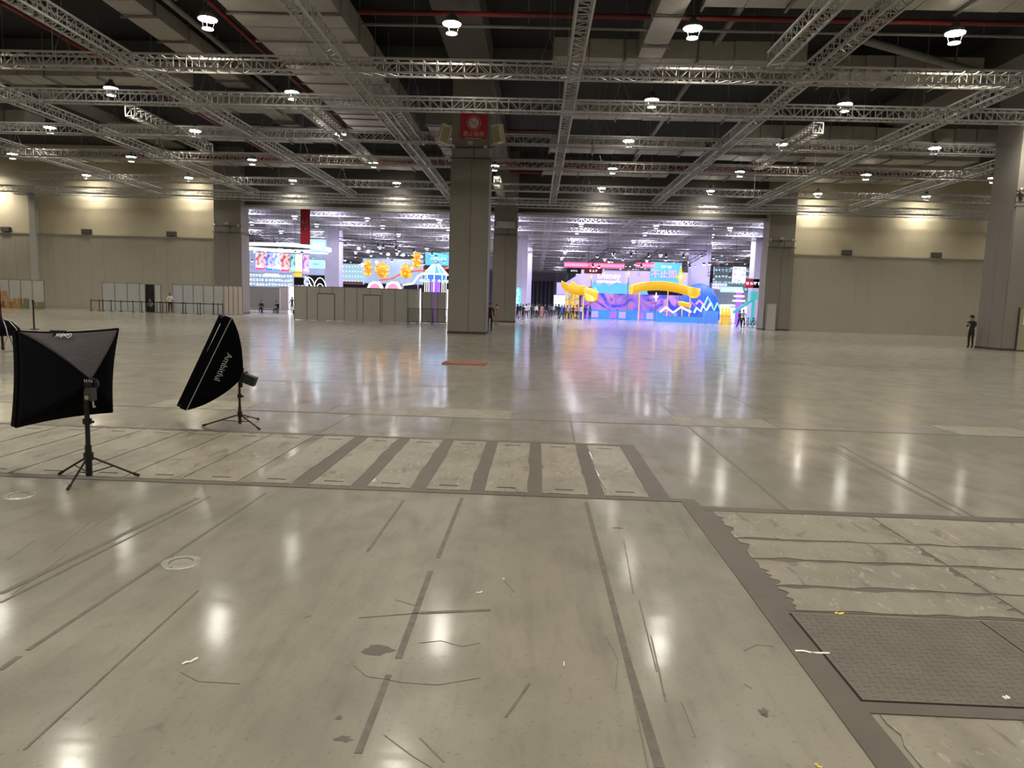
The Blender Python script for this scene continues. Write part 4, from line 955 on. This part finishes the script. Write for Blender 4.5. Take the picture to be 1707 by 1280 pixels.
pcols = [((.5, .1, .12), (.7, .65, .7), (.05, .04, .08)), ((.08, .10, .65), (.6, .6, .9), (.1, .1, .5)), ((.2, .35, .8), (.8, .85, .95), (.1, .2, .5)), ((.45, .05, .08), (.85, .6, .55), (.03, .02, .05)),
         ((.03, .15, .2), (.4, .75, .75), (.02, .06, .1)), ((.6, .7, .5), (.9, .95, .9), (.15, .3, .2)), ((.4, .08, .5), (.8, .6, .75), (.1, .03, .15))]
pc = ['red and white', 'deep blue', 'light blue', 'dark red', 'teal', 'pale green', 'violet']
trim = ['red', 'blue', 'sky', 'red', 'green', 'yellow', 'pink']
for i, (a_, b_) in enumerate(((426, 442), (443, 454), (455, 467), (468, 482), (483.5, 491), (492, 503), (505, 514))):
    t, hw, h = pbox('hanging_poster', 'poster', '%s lit poster hanging under the white ring' % pc[i], a_, 421 + i * .5, b_, 449 + i, 83, .15, picture('poster_print_%s' % pc[i].replace(' ', '_'), pcols[i], .7, .9), 'posters under the ring')
    glyphs(t, hw * .8, h * .28, FE['white'], 4, 1, i + 20, .8); MB().box(-hw, hw, -.03, 0, 0, .18).build('lower_trim', FE[trim[i]], t)
t, hw, h = pbox('light_box_sign', 'sign', 'tilted white light box sign right of the red banner', 517, 399, 541, 419, 88, .6, FE['cyan']); glyphs(t, hw, h, FE['white'], 2, 1, 2)
t, hw, h = pbox('light_box_sign', 'sign', 'cyan rounded light box sign under the tilted one', 515, 433, 540, 447, 84, .5, FE['cyan']); glyphs(t, hw * .6, h, M['seam'], 3, 1, 5)
t, hw, h = pbox('booth_fascia', 'booth header', 'long white lit fascia running right of the ring', 513, 420, 541, 422, 86, 1.5, FE['white'])
t, hw, h = pbox('rear_booth', 'booth', 'bluish grey booth block below the posters', 414, 456, 490, 478, 96, 6, FE['dim']); glyphs(t, hw * .95, h, FE['white'], 14, 3, 8)
t, hw, h = pbox('lit_roof_sign', 'sign', 'pale lit lettering over the rear booth', 441, 456, 463, 461, 90, .3, FE['white'])
t, hw, h = pbox('yellow_sign', 'sign', 'glowing yellow sign above the black screen', 489, 455, 501, 461, 82, .4, FE['yellow'])
t, hw, h = pbox('black_screen', 'screen', 'black screen back standing over the partition corner', 490, 463, 506, 475.5, 70, .15, M['dark'])
t, hw, h = pbox('white_booth', 'booth', 'white lit booth tower with window rows left of the partition', 480, 477, 490, 519, 82, 2, FE['white']); glyphs(t, hw, h, M['far_door'], 3, 7, 4, .6)
t, hw, h = pbox('grey_partition', 'partition', 'grey booth wall behind the seated people', 412, 479, 466, 517, 76, .3, M['grey_panel']);  # plain grey booth panel colour
t, hw, h = pbox('pink_partition', 'partition', 'pinkish booth wall beside the grey one', 466, 479, 480, 517, 77, .3, M['pink_panel'])
for sx, lb in ((-1, 'left'), (0, 'middle'), (1, 'right')):
    c = at(515 + sx * 2 if sx < 1 else 529, 476, 78); t = empty('white_arch', (c.x, 78 + sx, c.z - 1.2), 0, 'white glowing arch over the partition top, %s one' % lb, 'arch', 'glowing arches behind the partition')
    for r_ in (.55, .8): MB().tube([(r_ * math.cos(q / 10 * PI), 0, r_ * 2.6 * math.sin(q / 10 * PI)) for q in range(11)], .05, 6).build('arch_tube', FE['white'], t)
    MB().box(-.9, -.8, -.05, .05, 1.2 - c.z, 0).build('leg', FE['white'], t); MB().box(.8, .9, -.05, .05, 1.2 - c.z, 0).build('leg', FE['white'], t)
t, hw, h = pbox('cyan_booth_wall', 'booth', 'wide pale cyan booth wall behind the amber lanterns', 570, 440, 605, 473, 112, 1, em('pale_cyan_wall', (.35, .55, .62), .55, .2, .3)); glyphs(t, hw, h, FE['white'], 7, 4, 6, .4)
MB().box(-hw, hw, -.05, 0, 0, .35).build('red_base', M['red_pipe'], t)
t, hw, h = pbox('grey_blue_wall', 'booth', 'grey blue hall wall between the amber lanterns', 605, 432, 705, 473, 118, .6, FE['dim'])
# amber lantern clusters
def lantern(px, py, Y, rx, rz_, lb, seed):
    c = at(px, py, Y); t = empty('amber_lantern', c, 0, 'amber glowing lantern cluster over the partition, %s' % lb, 'lantern', 'amber lanterns'); rnd = random.Random(seed)
    o = MB(); n = 10; vs = []
    prof = [(rx * math.sin(PI * i / 8) * rnd.uniform(.85, 1.1), rz_ * math.cos(PI * i / 8)) for i in range(9)]; prof[0] = (.02, rz_); prof[-1] = (.02, -rz_)
    o.lathe(prof, 12); o.build('shell', FE['amber'], t)
    fr_ = MB()
    for k in range(26):
        an = rnd.uniform(0, 2 * PI); ph_ = rnd.uniform(.15, .85) * PI; q = Vector((rx * 1.06 * math.sin(ph_) * math.cos(an), rx * 1.06 * math.sin(ph_) * math.sin(an), rz_ * math.cos(ph_)))
        fr_.lathe([(.0, -.12), (.13, -.05), (.13, .05), (0, .12)], 6, tuple(q))
    q = fr_.build('blossom', FE['yellow'], t); q['kind'] = 'stuff'
    o2 = MB()
    for k in range(14):
        an = rnd.uniform(0, 2 * PI); ph_ = rnd.uniform(.15, .85) * PI; q = Vector((rx * 1.1 * math.sin(ph_) * math.cos(an), rx * 1.1 * math.sin(ph_) * math.sin(an), rz_ * math.cos(ph_)))
        o2.lathe([(.0, -.07), (.09, 0), (0, .07)], 5, tuple(q))
    q = o2.build('dark_petal', FE['orange'], t); q['kind'] = 'stuff'
    MB().tube([(0, 0, rz_), (0, 0, SOF - .02 - c.z)], .010, 4).build('suspension_cable', M['grey_pipe'], t)
lantern(613.5, 446.5, 80, .38, .85, 'leftmost slim one', 1); lantern(637, 449.5, 80, .66, .9, 'largest one', 2); lantern(677, 451.5, 80, .56, .85, 'lower one nearer the merry-go-round', 3); lantern(695, 433.5, 80, .44, .88, 'highest one', 4)
for i, (px, py) in enumerate(((604, 441), (628, 437), (685, 447), (647, 424), (702, 428), (598, 414), (614, 419), (672, 425))):
    c = at(px, py, 84); t = empty('stage_light', c, 0, 'bright white stage light around the amber lanterns, %s from left by height' % CNT[i], 'stage light', 'stage lights by the lanterns')
    MB().lathe([(0, -.2), (.2, -.1), (.24, 0), (.2, .1), (0, .2)], 10).build('lens', FE['white'], t); MB().tube([(0, 0, .1), (0, 0, SOF - .02 - c.z)], .012, 4).build('suspension_cable', M['grey_pipe'], t)
for i, (px, nm) in enumerate(((625, 'left'), (655, 'right'))):
    c = at(px, 476, 72); t = empty('white_shell', c, 0, 'white glowing shell shaped roof above the partition, %s one' % nm, 'sculpture', 'white shells above the partition')
    pts = [(-.85, -.4), (-.6, .2), (-.15, .42), (.35, .40), (.65, .1), (.85, -.4)]
    MB().prism(pts, 0, .4).build('shell', FE['cream'], t); MB().prism([(x_ * .7, z_ * .7 - .1) for x_, z_ in pts], -.04, 0).build('inner_face', FE['pink'], t)
    MB().box(-.05, .05, .1, .2, -c.z, -.4).build('prop', M['seam'], t)
# merry-go-round
c = at(724, 457, 74); t = empty('carousel', (c.x, 75, 0), 0, 'merry-go-round with white ribbed roof beside the centre column', 'carousel')
zr = c.z; MB().lathe([(.35, zr + 1.0), (1.25, zr + .05), (1.25, zr - .05)], 12).build('roof', FE['sky'], t)
for k in range(12):
    an = 2 * PI * k / 12; MB().bar((.37 * math.cos(an), .37 * math.sin(an), zr + 1.02), (1.27 * math.cos(an), 1.27 * math.sin(an), zr + .07), .07, .05).build('roof_rib', FE['cream'], t)
MB().lathe([(1.28, zr - .06), (1.34, zr - .06), (1.34, zr + .08), (1.28, zr + .08)], 24).build('rim', FE['cream'], t)
MB().lathe([(1.05, zr - .06), (1.05, zr - .5)], 20).build('drum', FE['blue'], t); MB().tube([(0, 0, 0), (0, 0, zr)], .5, 12).build('core', FE['purple'], t)
for k in range(16):
    an = 2 * PI * k / 16; MB().lathe([(0, -.16), (.17, -.05), (.17, .05), (0, .16)], 6, (1.5 * math.cos(an), 1.5 * math.sin(an), zr - .68)).build('cyan_bulb', FE['cyan'], t)
for k in range(8):
    an = 2 * PI * k / 8; MB().tube([(1.1 * math.cos(an), 1.1 * math.sin(an), .2), (1.1 * math.cos(an), 1.1 * math.sin(an), zr - .1)], .04, 6).build('pole', FE['cream'], t)
MB().lathe([(0, .2), (1.6, .2), (1.6, 0)], 24).build('platform', FE['lilac'], t); MB().lathe([(0, .35), (.12, .15), (0, 0)], 8, (0, 0, zr + 1.0)).build('finial', FE['red'], t)
t, hw, h = pbox('blue_screen', 'screen', 'bright blue screen behind the merry-go-round', 709, 421, 752, 442, 96, .4, FE['sky']); glyphs(t, hw * .6, h, FE['white'], 5, 1, 31)
for i, (pts, lb, cl) in enumerate((([(632, 467), (655, 464), (670, 455), (690, 452), (715, 450), (748, 447)], 'upper one', 'orange'), ([(672, 475), (688, 473), (697, 460), (706, 455)], 'lower one', 'cream'))):
    o = MB().tube([at(a_, b_, 100) for a_, b_ in pts], .12, 6).build('ride_track', FE[cl]); tag(o, 'glowing curved ride track behind the lanterns, %s' % lb, 'track')
    for a_, b_ in pts[::2]: q = at(a_, b_, 100); MB().tube([q, (q.x, q.y, 0)], .06, 6).build('track_post', M['far_column'], o)
# ---- right gateway
t, hw, h = pbox('blue_banner', 'banner', 'bright blue light box banner just right of the rear centre column', 857, 479, 868, 508, 78, .3, picture('blue_banner_print', ((.02, .25, .75), (.05, .55, .75), (.1, .65, .8)), 1.2, .5)); glyphs(t, hw * .8, h, FE['white'], 1, 4, 9, .8)
t, hw, h = pbox('green_lit_booth', 'booth', 'white green lit booth behind the crowd', 924, 492, 943, 511, 120, 4, em('pale_green_light', (.6, .9, .75), .9, .4, .6)); glyphs(t, hw, h, M['lilac_panel'], 6, 3, 11)
t, hw, h = pbox('far_lilac_wall', 'booth', 'lilac far booth wall right of the dark gate', 928, 471, 945, 491, 170, 1, FE['lilac'])
# playland
def tube_thing(name, cat, label, pts, r_, mat, Y, group=None):
    o = MB().tube([at(a_, b_, Y + dy) for a_, b_, dy in pts], r_, 6).build(name, mat, None, None, True); tag(o, label, cat, group); return o
for i, (a_, b_, lb) in enumerate(((941, 1041, 'left longer'), (1060, 1091, 'right shorter'))):
    t, hw, h = pbox('red_neon_truss', 'neon truss', 'red glowing truss over the play land, %s stretch' % lb, a_, 438.5, b_, 446, 96, .5, FE['pink']);
    for zz in (.02, h - .08): MB().box(-hw, hw, -.08, 0, zz, zz + .1).build('neon_line', FE['red'], t)
for i, (a_, b_) in enumerate(((945, 969), (974, 1004))):
    t, hw, h = pbox('hanging_screen', 'screen', 'dark hanging screen under the red truss, %s one' % ('left', 'right')[i], a_, 447, b_, 456, 96.5, .3, M['dark'] if not i else M['red_pipe']); glyphs(t, hw * .5, h, FE['white'], 3, 1, 40 + i)
bx0 = fx(968, 97); bx1 = fx(1150, 97)
t = empty('play_stage', ((bx0 + bx1) / 2, 97, 0), 0, 'long blue stage block under the slides of the play land', 'stage'); hw = (bx1 - bx0) / 2
MB().box(-hw, hw, -.5, 1.3, 0, 1.2).build('base', FE['blue'], t)
for k in range(12): MB().box(-hw + (k + .5) * hw / 6 - .45, -hw + (k + .5) * hw / 6 + .45, -.56, -.5, .15, 1.0).build('front_panel', FE['purple'] if k % 3 == 0 else FE['lilac'] if k % 3 == 1 else FE['blue'], t)
MB().box(-hw, hw, 1, 1.3, 1.2, 3.4).build('rear_wall', picture('play_wall_print', ((.06, .06, .5), (.25, .15, .6), (.5, .2, .45), (.05, .06, .4)), .5, .35), t)
def poly_thing(name, cat, label, pts, Y, dep, mat, group=None):
    P = [at(a_, b_, Y) for a_, b_ in pts]; c = P[0]
    t = empty(name, (c.x, Y, c.z), 0, label, cat, group); MB().prism([(q.x - c.x, q.z - c.z) for q in P], 0, dep).build('board', mat, t); return t, c
t, c = poly_thing('mountain_backdrop', 'backdrop board', 'blue mountain shaped backdrop with pale peaks in the play land', [(984, 502), (987, 475), (990, 468), (998, 476), (1006, 470), (1016, 476), (1028, 470), (1042, 474), (1052, 466), (1060, 478), (1075, 474), (1084, 502)], 99, .5, FE['sky'])
for k, pts in enumerate(([(988, 500), (990, 480), (996, 488), (1002, 500)], [(1003, 500), (1008, 488), (1016, 500)], [(991, 478), (995, 482), (993, 490), (988, 486)])):
    P = [at(a_, b_, 98.9) for a_, b_ in pts]; MB().prism([(q.x - c.x, q.z - c.z) for q in P], -.15, -.02).build('painted_slope', FE['green'] if k != 1 else FE['cyan'], t)
t, hw, h = pbox('gold_sign', 'sign', 'cream glowing lettering sign over the mountain backdrop', 989, 452, 1041, 473, 99.7, .15, FE['lilac'], extra='noh')
letters('lettering', 'Disney', 1.15, FE['cream'], t, (0, -.1, h * .62), (1, 0, 0), (0, 0, 1), .05); q = glyphs(t, hw * .75, h * .28, FE['cream'], 9, 1, 12, .9, -.06)
MB().box(-hw * .6, -hw * .58, .1, .2, -at(1015, 473, 99.7).z, 0).build('leg', M['seam'], t); MB().box(hw * .58, hw * .6, .1, .2, -at(1015, 473, 99.7).z, 0).build('leg', M['seam'], t)
t, hw, h = pbox('blue_header_board', 'sign', 'blue lit header board with pink characters in the play land', 1085, 438, 1136, 474, 98, .5, FE['sky'])
letters('lettering', '不止即', 1.15, FE['pink'], t, (-.3, -.08, h * .44), (1, 0, 0), (0, 0, 1), .04); q = glyphs(t, hw * .35, h * .16, FE['white'], 4, 1, 50, .9, -.04); q.location.z = h * .72
t, hw, h = pbox('lilac_header_board', 'sign', 'lilac board left of the blue header board', 1050, 452, 1084, 475, 98.6, .5, FE['lilac'])
def star(px, py, Y, r_, lb, mat):
    c = at(px, py, Y); t = empty('glowing_star', c, 0, lb, 'star', 'stars on the play land'); P = []
    for k in range(8): an = PI / 2 + k * PI / 4; rr = (r_ * (1 if k % 4 == 0 else .62)) if k % 2 == 0 else r_ * .24; P.append((rr * math.cos(an), rr * math.sin(an)))
    MB().prism(P, 0, .3).build('body', FE[mat], t); MB().prism([(x_ * .4, z_ * .4) for x_, z_ in P], -.05, 0).build('core', FE['cream'], t); MB().box(-.04, .04, .1, .2, -c.z, 0).build('post', M['seam'], t)
star(1135, 461, 93.3, 1.4, 'large yellow four pointed star right of the blue header', 'yellow'); star(1048, 456, 97, .55, 'small yellow star between the red trusses', 'yellow'); star(986, 461, 97, .5, 'small yellow green star left of the lettering sign', 'yellow'); star(1094, 495, 95, .6, 'white star under the long slide', 'cream')
def chute(label, pts, wd, Y, group='yellow slides'):
    K_ = [at(a_, b_, Y) + Vector((0, dy, 0)) for a_, b_, dy in pts]; P = []
    for i in range(len(K_) - 1):
        p0_, p1_, p2_, p3_ = K_[max(i - 1, 0)], K_[i], K_[i + 1], K_[min(i + 2, len(K_) - 1)]
        for k in range(4):
            t_ = k / 4; P.append(.5 * ((2 * p1_) + (p2_ - p0_) * t_ + (2 * p0_ - 5 * p1_ + 4 * p2_ - p3_) * t_ ** 2 + (3 * p1_ - p0_ - 3 * p2_ + p3_) * t_ ** 3))
    P.append(K_[-1]); c = P[0].copy()
    t = empty('yellow_slide', c, 0, label, 'slide', group); vs = []; fs = []; prof = [(-.5, .42), (-.5, 0), (-.25, -.22), (.25, -.22), (.5, 0), (.5, .42)]
    for i, p_ in enumerate(P):
        d = (P[min(i + 1, len(P) - 1)] - P[max(i - 1, 0)]); d.z = 0; d.normalize() if d.length > 0 else None; sd = Vector((-d.y, d.x, 0))
        for a_, z_ in prof: vs.append(p_ - c + sd * a_ * wd + Vector((0, 0, z_ * wd)))
    n = len(prof)
    for i in range(len(P) - 1):
        for k in range(n - 1): fs.append((i * n + k, i * n + k + 1, (i + 1) * n + k + 1, (i + 1) * n + k))
    o = MB().add(vs, fs).build('trough', FE['ydark'], t, None, True); o.modifiers.new('thick', 'SOLIDIFY').thickness = .08
    for k in (0, n - 1): MB().tube([vs[i * n + k] for i in range(len(P))], .07, 6).build('edge', FE['yellow'], t)
    for i in range(3, len(P), 10): MB().tube([vs[i * n + 2], (vs[i * n + 2][0], vs[i * n + 2][1], -c.z)], .06, 6).build('support', FE['yellow'], t)
chute('long yellow slide arching across the front of the play land', [(1052, 486, 0), (1070, 481, .3), (1090, 479, .6), (1110, 479.5, .6), (1130, 483, .3), (1150, 489, -.3), (1154, 492, -.9)], 1.7, 93)
chute('short yellow slide twisting at the left end of the play land', [(945, 478, 1), (953, 483, .2), (962, 487, -.4), (972, 487, 0), (982, 493, -.5), (984, 498, -1.2)], 1.7, 92.5)
chute('small yellow slide end near the blue barrier', [(1134, 507, .4), (1141, 509, 0), (1149, 511, -.4)], .8, 90)
t = empty('spiral_slide_tower', (fx(955, 93), 93.5, 0), 0, 'yellow spiral tower under the short slide', 'slide tower')
MB().tube([(.55 * math.cos(k * .5), .55 * math.sin(k * .5), .2 + k * .1) for k in range(30)], .14, 6).build('spiral', FE['ydark'], t); MB().tube([(0, 0, 0), (0, 0, 3.3)], .1, 8).build('mast', FE['yellow'], t)
t, hw, h = pbox('mural_tower', 'tower', 'painted tower block behind the short twisting slide', 943, 474, 966, 518, 98, 2, picture('mural_print', ((.1, .3, .15), (.6, .4, .25), (.6, .3, .5), (.3, .25, .6)), .7, .7))
t, c = poly_thing('tilted_flag_board', 'sign', 'tilted lilac board at the top left of the play land', [(944, 470), (962, 459), (968, 463), (966, 472), (950, 476)], 96, .2, FE['lilac'])
for xx in (.4, 1.2): MB().box(xx - .04, xx + .04, .05, .15, -c.z, .2).build('post', M['far_column'], t)
# blue ridged dome
c = at(1168, 496, 95); t = empty('blue_dome', (c.x, 96, 0), 0, 'large ridged royal blue dome at the right of the play land', 'dome'); zt = at(1168, 472, 95).z
db = em('dome_blue', (.02, .12, .85), .55, .3, .5)
for k in range(14):
    a0 = PI * k / 14; a1 = PI * (k + 1) / 14; vs = []
    for i in range(9):
        ph_ = PI / 2 * i / 8
        for q in (a0, (a0 + a1) / 2, a1):
            rr = 2.6 * math.cos(ph_) * (1.0 if q != (a0 + a1) / 2 else 1.09); vs.append((-rr * math.cos(q), -rr * math.sin(q) * .7, .3 + (zt - .3) * math.sin(ph_) ** .8))
    MB().add(vs, [(3 * i + j, 3 * i + j + 1, 3 * i + j + 4, 3 * i + j + 3) for i in range(8) for j in range(2)]).build('gore', db, t, None, True)
MB().box(-2.6, 2.6, 0, .3, 0, 2.5).build('rear_wall', FE['blue'], t)
for k, (pts, cl) in enumerate((([(1157, 521), (1161, 513), (1168, 519), (1172, 508), (1177, 518), (1185, 505)], 'cream'), ([(1172, 513), (1180, 495), (1186, 507), (1190, 518), (1196, 505), (1200, 514)], 'green'), ([(1100, 520), (1110, 512), (1122, 521), (1135, 512), (1152, 520)], 'cream'), ([(1160, 507), (1166, 501), (1172, 507)], 'pink'), ([(1146, 512), (1152, 503), (1160, 512)], 'purple'))):
    P = [at(a_, b_, 90) for a_, b_ in pts]; o = MB().tube(P, .13, 6).build('neon_squiggle', FE[cl], None, None, True); tag(o, '%s glowing neon squiggle before the play land, %s' % (cl, CNT[k]), 'neon', 'neon squiggles')
t, hw, h = pbox('blue_counter', 'counter', 'deep blue counter block below the dome', 1175, 519, 1197, 548, 87, 1.2, FE['blue'])
t, hw, h = pbox('blue_fence_wall', 'barrier', 'low bright blue wall running below the slides', 1094, 528, 1172, 537, 89, .3, FE['blue'])
for i, px in enumerate((1203, 1209, 1214)):
    x = fx(px, 84); t = empty('gold_figure', (x, 84, 0), 0, 'plain golden standing ornament right of the blue counter, %s from left' % CNT[i], 'ornament', 'golden ornaments')
    MB().lathe([(0, 0), (.32, .02), (.28, .3), (.18, .9), (.24, 1.3), (.12, 1.55), (.17, 1.75), (.12, 1.95), (0, 2.05)], 12).build('body', FE['yellow'], t, None, True); MB().lathe([(.22, .9), (.3, .95), (.22, 1.0)], 12).build('belt', FE['amber'], t)
for i in range(6):
    barrier(fx(1163 + i * 13.5, 80), fx(1175 + i * 13.5, 80), 80, 'grey steel barrier before the play land, %s from left' % CNT[i], 'grey barriers at the right gateway', n=8, mat='grey_pipe')
t, hw, h = pbox('white_letter_board', 'sign', 'tall white letter board at the right of the right gateway', 1222, 445, 1243, 471, 90, .3, FE['white']); glyphs(t, hw, h, M['far_wall'], 3, 3, 14, .8)
t, hw, h = pbox('teal_lit_board', 'sign', 'teal lit booth header below the white letter board', 1204, 478, 1238, 487, 94, 1, FE['cyan']); glyphs(t, hw, h, FE['white'], 8, 1, 15)
t, hw, h = pbox('pale_lit_header', 'booth header', 'pale header line left of the teal board', 1187, 472, 1212, 482, 100, 1, M['far_column']); glyphs(t, hw, h, FE['white'], 6, 2, 16)
t, hw, h = pbox('red_letter_sign', 'sign', 'dark red sign with white letters at the right gateway edge', 1243, 465, 1269, 480, 92, .3, M['red_sign']); glyphs(t, hw, h, FE['white'], 4, 1, 17, .7)
t, hw, h = pbox('grey_booth_block', 'booth', 'grey booth block below the teal header', 1192, 487, 1262, 508, 104, 3, pm('grey_booth_block', (.22, .25, .28), .6))
t, hw, h = pbox('lit_booth_front', 'booth', 'pinkish white lit booth front behind the walkers', 1204, 508, 1262, 545, 100, 2, picture('booth_front_print', ((.2, .3, .5), (.9, .75, .8), (.5, .8, .85), (.7, .2, .3)), .9, .5))
t = empty('candle_tower', (fx(1229, 88), 88, 0), 0, 'purple lit tower with white discs in the right gateway', 'tower')
MB().tube([(0, 0, 0), (0, 0, 3.9)], .35, 10).build('mast', FE['purple'], t)
for k in range(3): MB().lathe([(0, 0), (.75 - .12 * k, .02), (.75 - .12 * k, .2), (0, .22)], 16, (0, 0, 2.7 + k * .55)).build('disc', FE['white'], t)
c = at(1252, 500, 86); t = empty('teal_crane', (c.x, 86, 0), 0, 'slanted teal crane arm by the right gateway edge', 'crane')
P0 = at(1222, 521, 86) - t.location; P1 = at(1256, 499, 86) - t.location; MB().bar(P0, P1, .22, .3).build('arm', FE['teal'], t); MB().bar((P1.x, 0, 0), P1, .3, .3).build('mast', FE['teal'], t); MB().box(P1.x - .4, P1.x + .4, -.3, .3, P1.z, P1.z + .9).build('head', FE['teal'], t)
for i, px in enumerate((1249, 1258)):
    t = empty('bicycle', (fx(px, 72), 72, 0), .3 * i, 'parked bicycle at the right gateway, %s one' % ('left', 'right')[i], 'bicycle', 'parked bicycles')
    wm = MB(); [wm.bar((.33 * math.cos(2 * PI * k / 16), 0, .34 + .33 * math.sin(2 * PI * k / 16)), (.33 * math.cos(2 * PI * (k + 1) / 16), 0, .34 + .33 * math.sin(2 * PI * (k + 1) / 16)), .035, .035) for k in range(16)]
    for k in range(4): an = k * PI / 4; wm.bar((.32 * math.cos(an), 0, .34 + .32 * math.sin(an)), (-.32 * math.cos(an), 0, .34 - .32 * math.sin(an)), .008, .008)
    wme = wm.mesh('wheel', M['rubber']); link('wheel', wme, t, (-.5, 0, 0)); link('wheel', wme, t, (.5, 0, 0))
    fr_ = MB(); [fr_.bar(a_, b_, .035, .035) for a_, b_ in (((-.5, 0, .34), (-.15, 0, .8)), ((-.15, 0, .8), (.35, 0, .8)), ((.35, 0, .8), (-.05, 0, .3)), ((-.05, 0, .3), (-.5, 0, .34)), ((-.05, 0, .3), (-.18, 0, .92)), ((.5, 0, .34), (.33, 0, .98)))]; fr_.build('frame', M['blackmetal'], t)
    MB().box(-.3, -.08, -.07, .07, .92, .98).build('saddle', M['rubber'], t); MB().bar((.33, -.25, 1.0), (.33, .25, 1.0), .03, .03).build('handlebar', M['blackmetal'], t)
t, hw, h = pbox('added_rear_wall', 'booth', 'added glowing bluish wall filling the dark behind the hanging posters', 414, 418, 543, 457, 112, .6, FE['dim']); glyphs(t, hw * .98, h, FE['lilac'], 22, 4, 61, .8)  # added glowing wall, fills the black void behind the posters
t, hw, h = pbox('added_rear_wall', 'booth', 'added grey wall filling the dark behind the white letter board', 1190, 446, 1270, 487, 116, .6, pm('pale_added_wall', (.30, .33, .36), .6)); glyphs(t, hw * .98, h, FE['cyan'], 14, 4, 62, .7)  # added plain wall, fills a dark gap at the right
t, hw, h = pbox('added_rear_wall', 'booth', 'added glowing lilac wall filling the dark behind the play land boards', 960, 452, 1150, 480, 120, .6, FE['lilac'])  # added glowing wall, fills the dark above the play land
rl = random.Random(5); zs = []
for (xa_, xb_, n_) in ((416, 560, 16), (575, 745, 22), (985, 1150, 26), (1155, 1265, 14)):
    for k in range(n_): zs.append((xa_ + (xb_ - xa_) * (k + rl.random() * .8) / n_, rl.uniform(417, 441) + (8 if xa_ > 900 else 0), rl.uniform(84, 104)))
for k, (px, py, Y) in enumerate(zs):
    c = at(px, py, Y); r_ = rl.choice((.10, .13, .2)); side = px < 800; rk = sorted([q[0] for q in zs if (q[0] < 800) == side]).index(px)
    t = empty('far_spotlight', c, 0, 'small white spotlight over the far booths, %s from left in the %s gateway' % (nth(rk), 'left' if side else 'right'), 'spotlight', 'far spotlights in the %s gateway' % ('left' if px < 800 else 'right'))
    MB().lathe([(0, -r_), (r_ * .8, -r_ * .6), (r_, 0)], 8).build('lens', FE['white'], t); MB().lathe([(r_, 0), (r_ * .8, r_), (0, r_ * 1.2)], 8).build('housing', M['blackmetal'], t); MB().tube([(0, 0, r_), (0, 0, SOF - .02 - c.z)], .008, 4).build('suspension_cable', M['grey_pipe'], t)
# black lighting rigs of the far booths
for i, (pts, Y) in enumerate((([(412, 398), (478, 403)], 86), ([(565, 402), (660, 408)], 88), ([(620, 404), (750, 424)], 90), ([(980, 445), (1013, 420)], 92), ([(1013, 420), (1178, 424)], 92), ([(1060, 445), (1096, 422)], 92), ([(1140, 445), (1178, 424)], 92), ([(1180, 460), (1225, 455)], 96))):
    a_, b_ = [at(p_[0], p_[1], Y) for p_ in pts]
    t = empty('lighting_rig', a_, 0, 'black lighting truss over the far booths, %s from left' % CNT[i], 'lighting truss', 'black rigs over the far booths'); d = b_ - a_; n = max(3, int(d.length / .7))
    for off in ((0, 0), (.35, 0), (0, .45), (.35, .45)): MB().bar(Vector((0, off[0], off[1])), d + Vector((0, off[0], off[1])), .06, .06).build('chord', M['blackmetal'], t)
    o = MB()
    for k in range(n):
        u, v_ = d * (k / n), d * ((k + 1) / n); o.bar(u, v_ + Vector((0, 0, .45)), .035, .035, False); o.bar(u, u + Vector((0, 0, .45)), .035, .035, False)
    o.build('lacing', M['blackmetal'], t)['kind'] = 'stuff'
    for k in range(1, n, 3):
        q = d * (k / n); f_ = MB().tube([q + Vector((0, 0, -.08)), q + Vector((.06, -.12, -.45))], .13, 8).build('spotlight', M['blackmetal'], t); MB().tube([q + Vector((.06, -.12, -.45)), q + Vector((.065, -.13, -.48))], .12, 8).build('lens', FE['white'], f_)
    for e_ in (0, 1): MB().tube([d * e_ + Vector((0, 0, .45)), d * e_ + Vector((0, 0, SOF - .02 - a_.z - d.z * e_))], .02, 4).build('suspension_cable', M['blackmetal'], t)
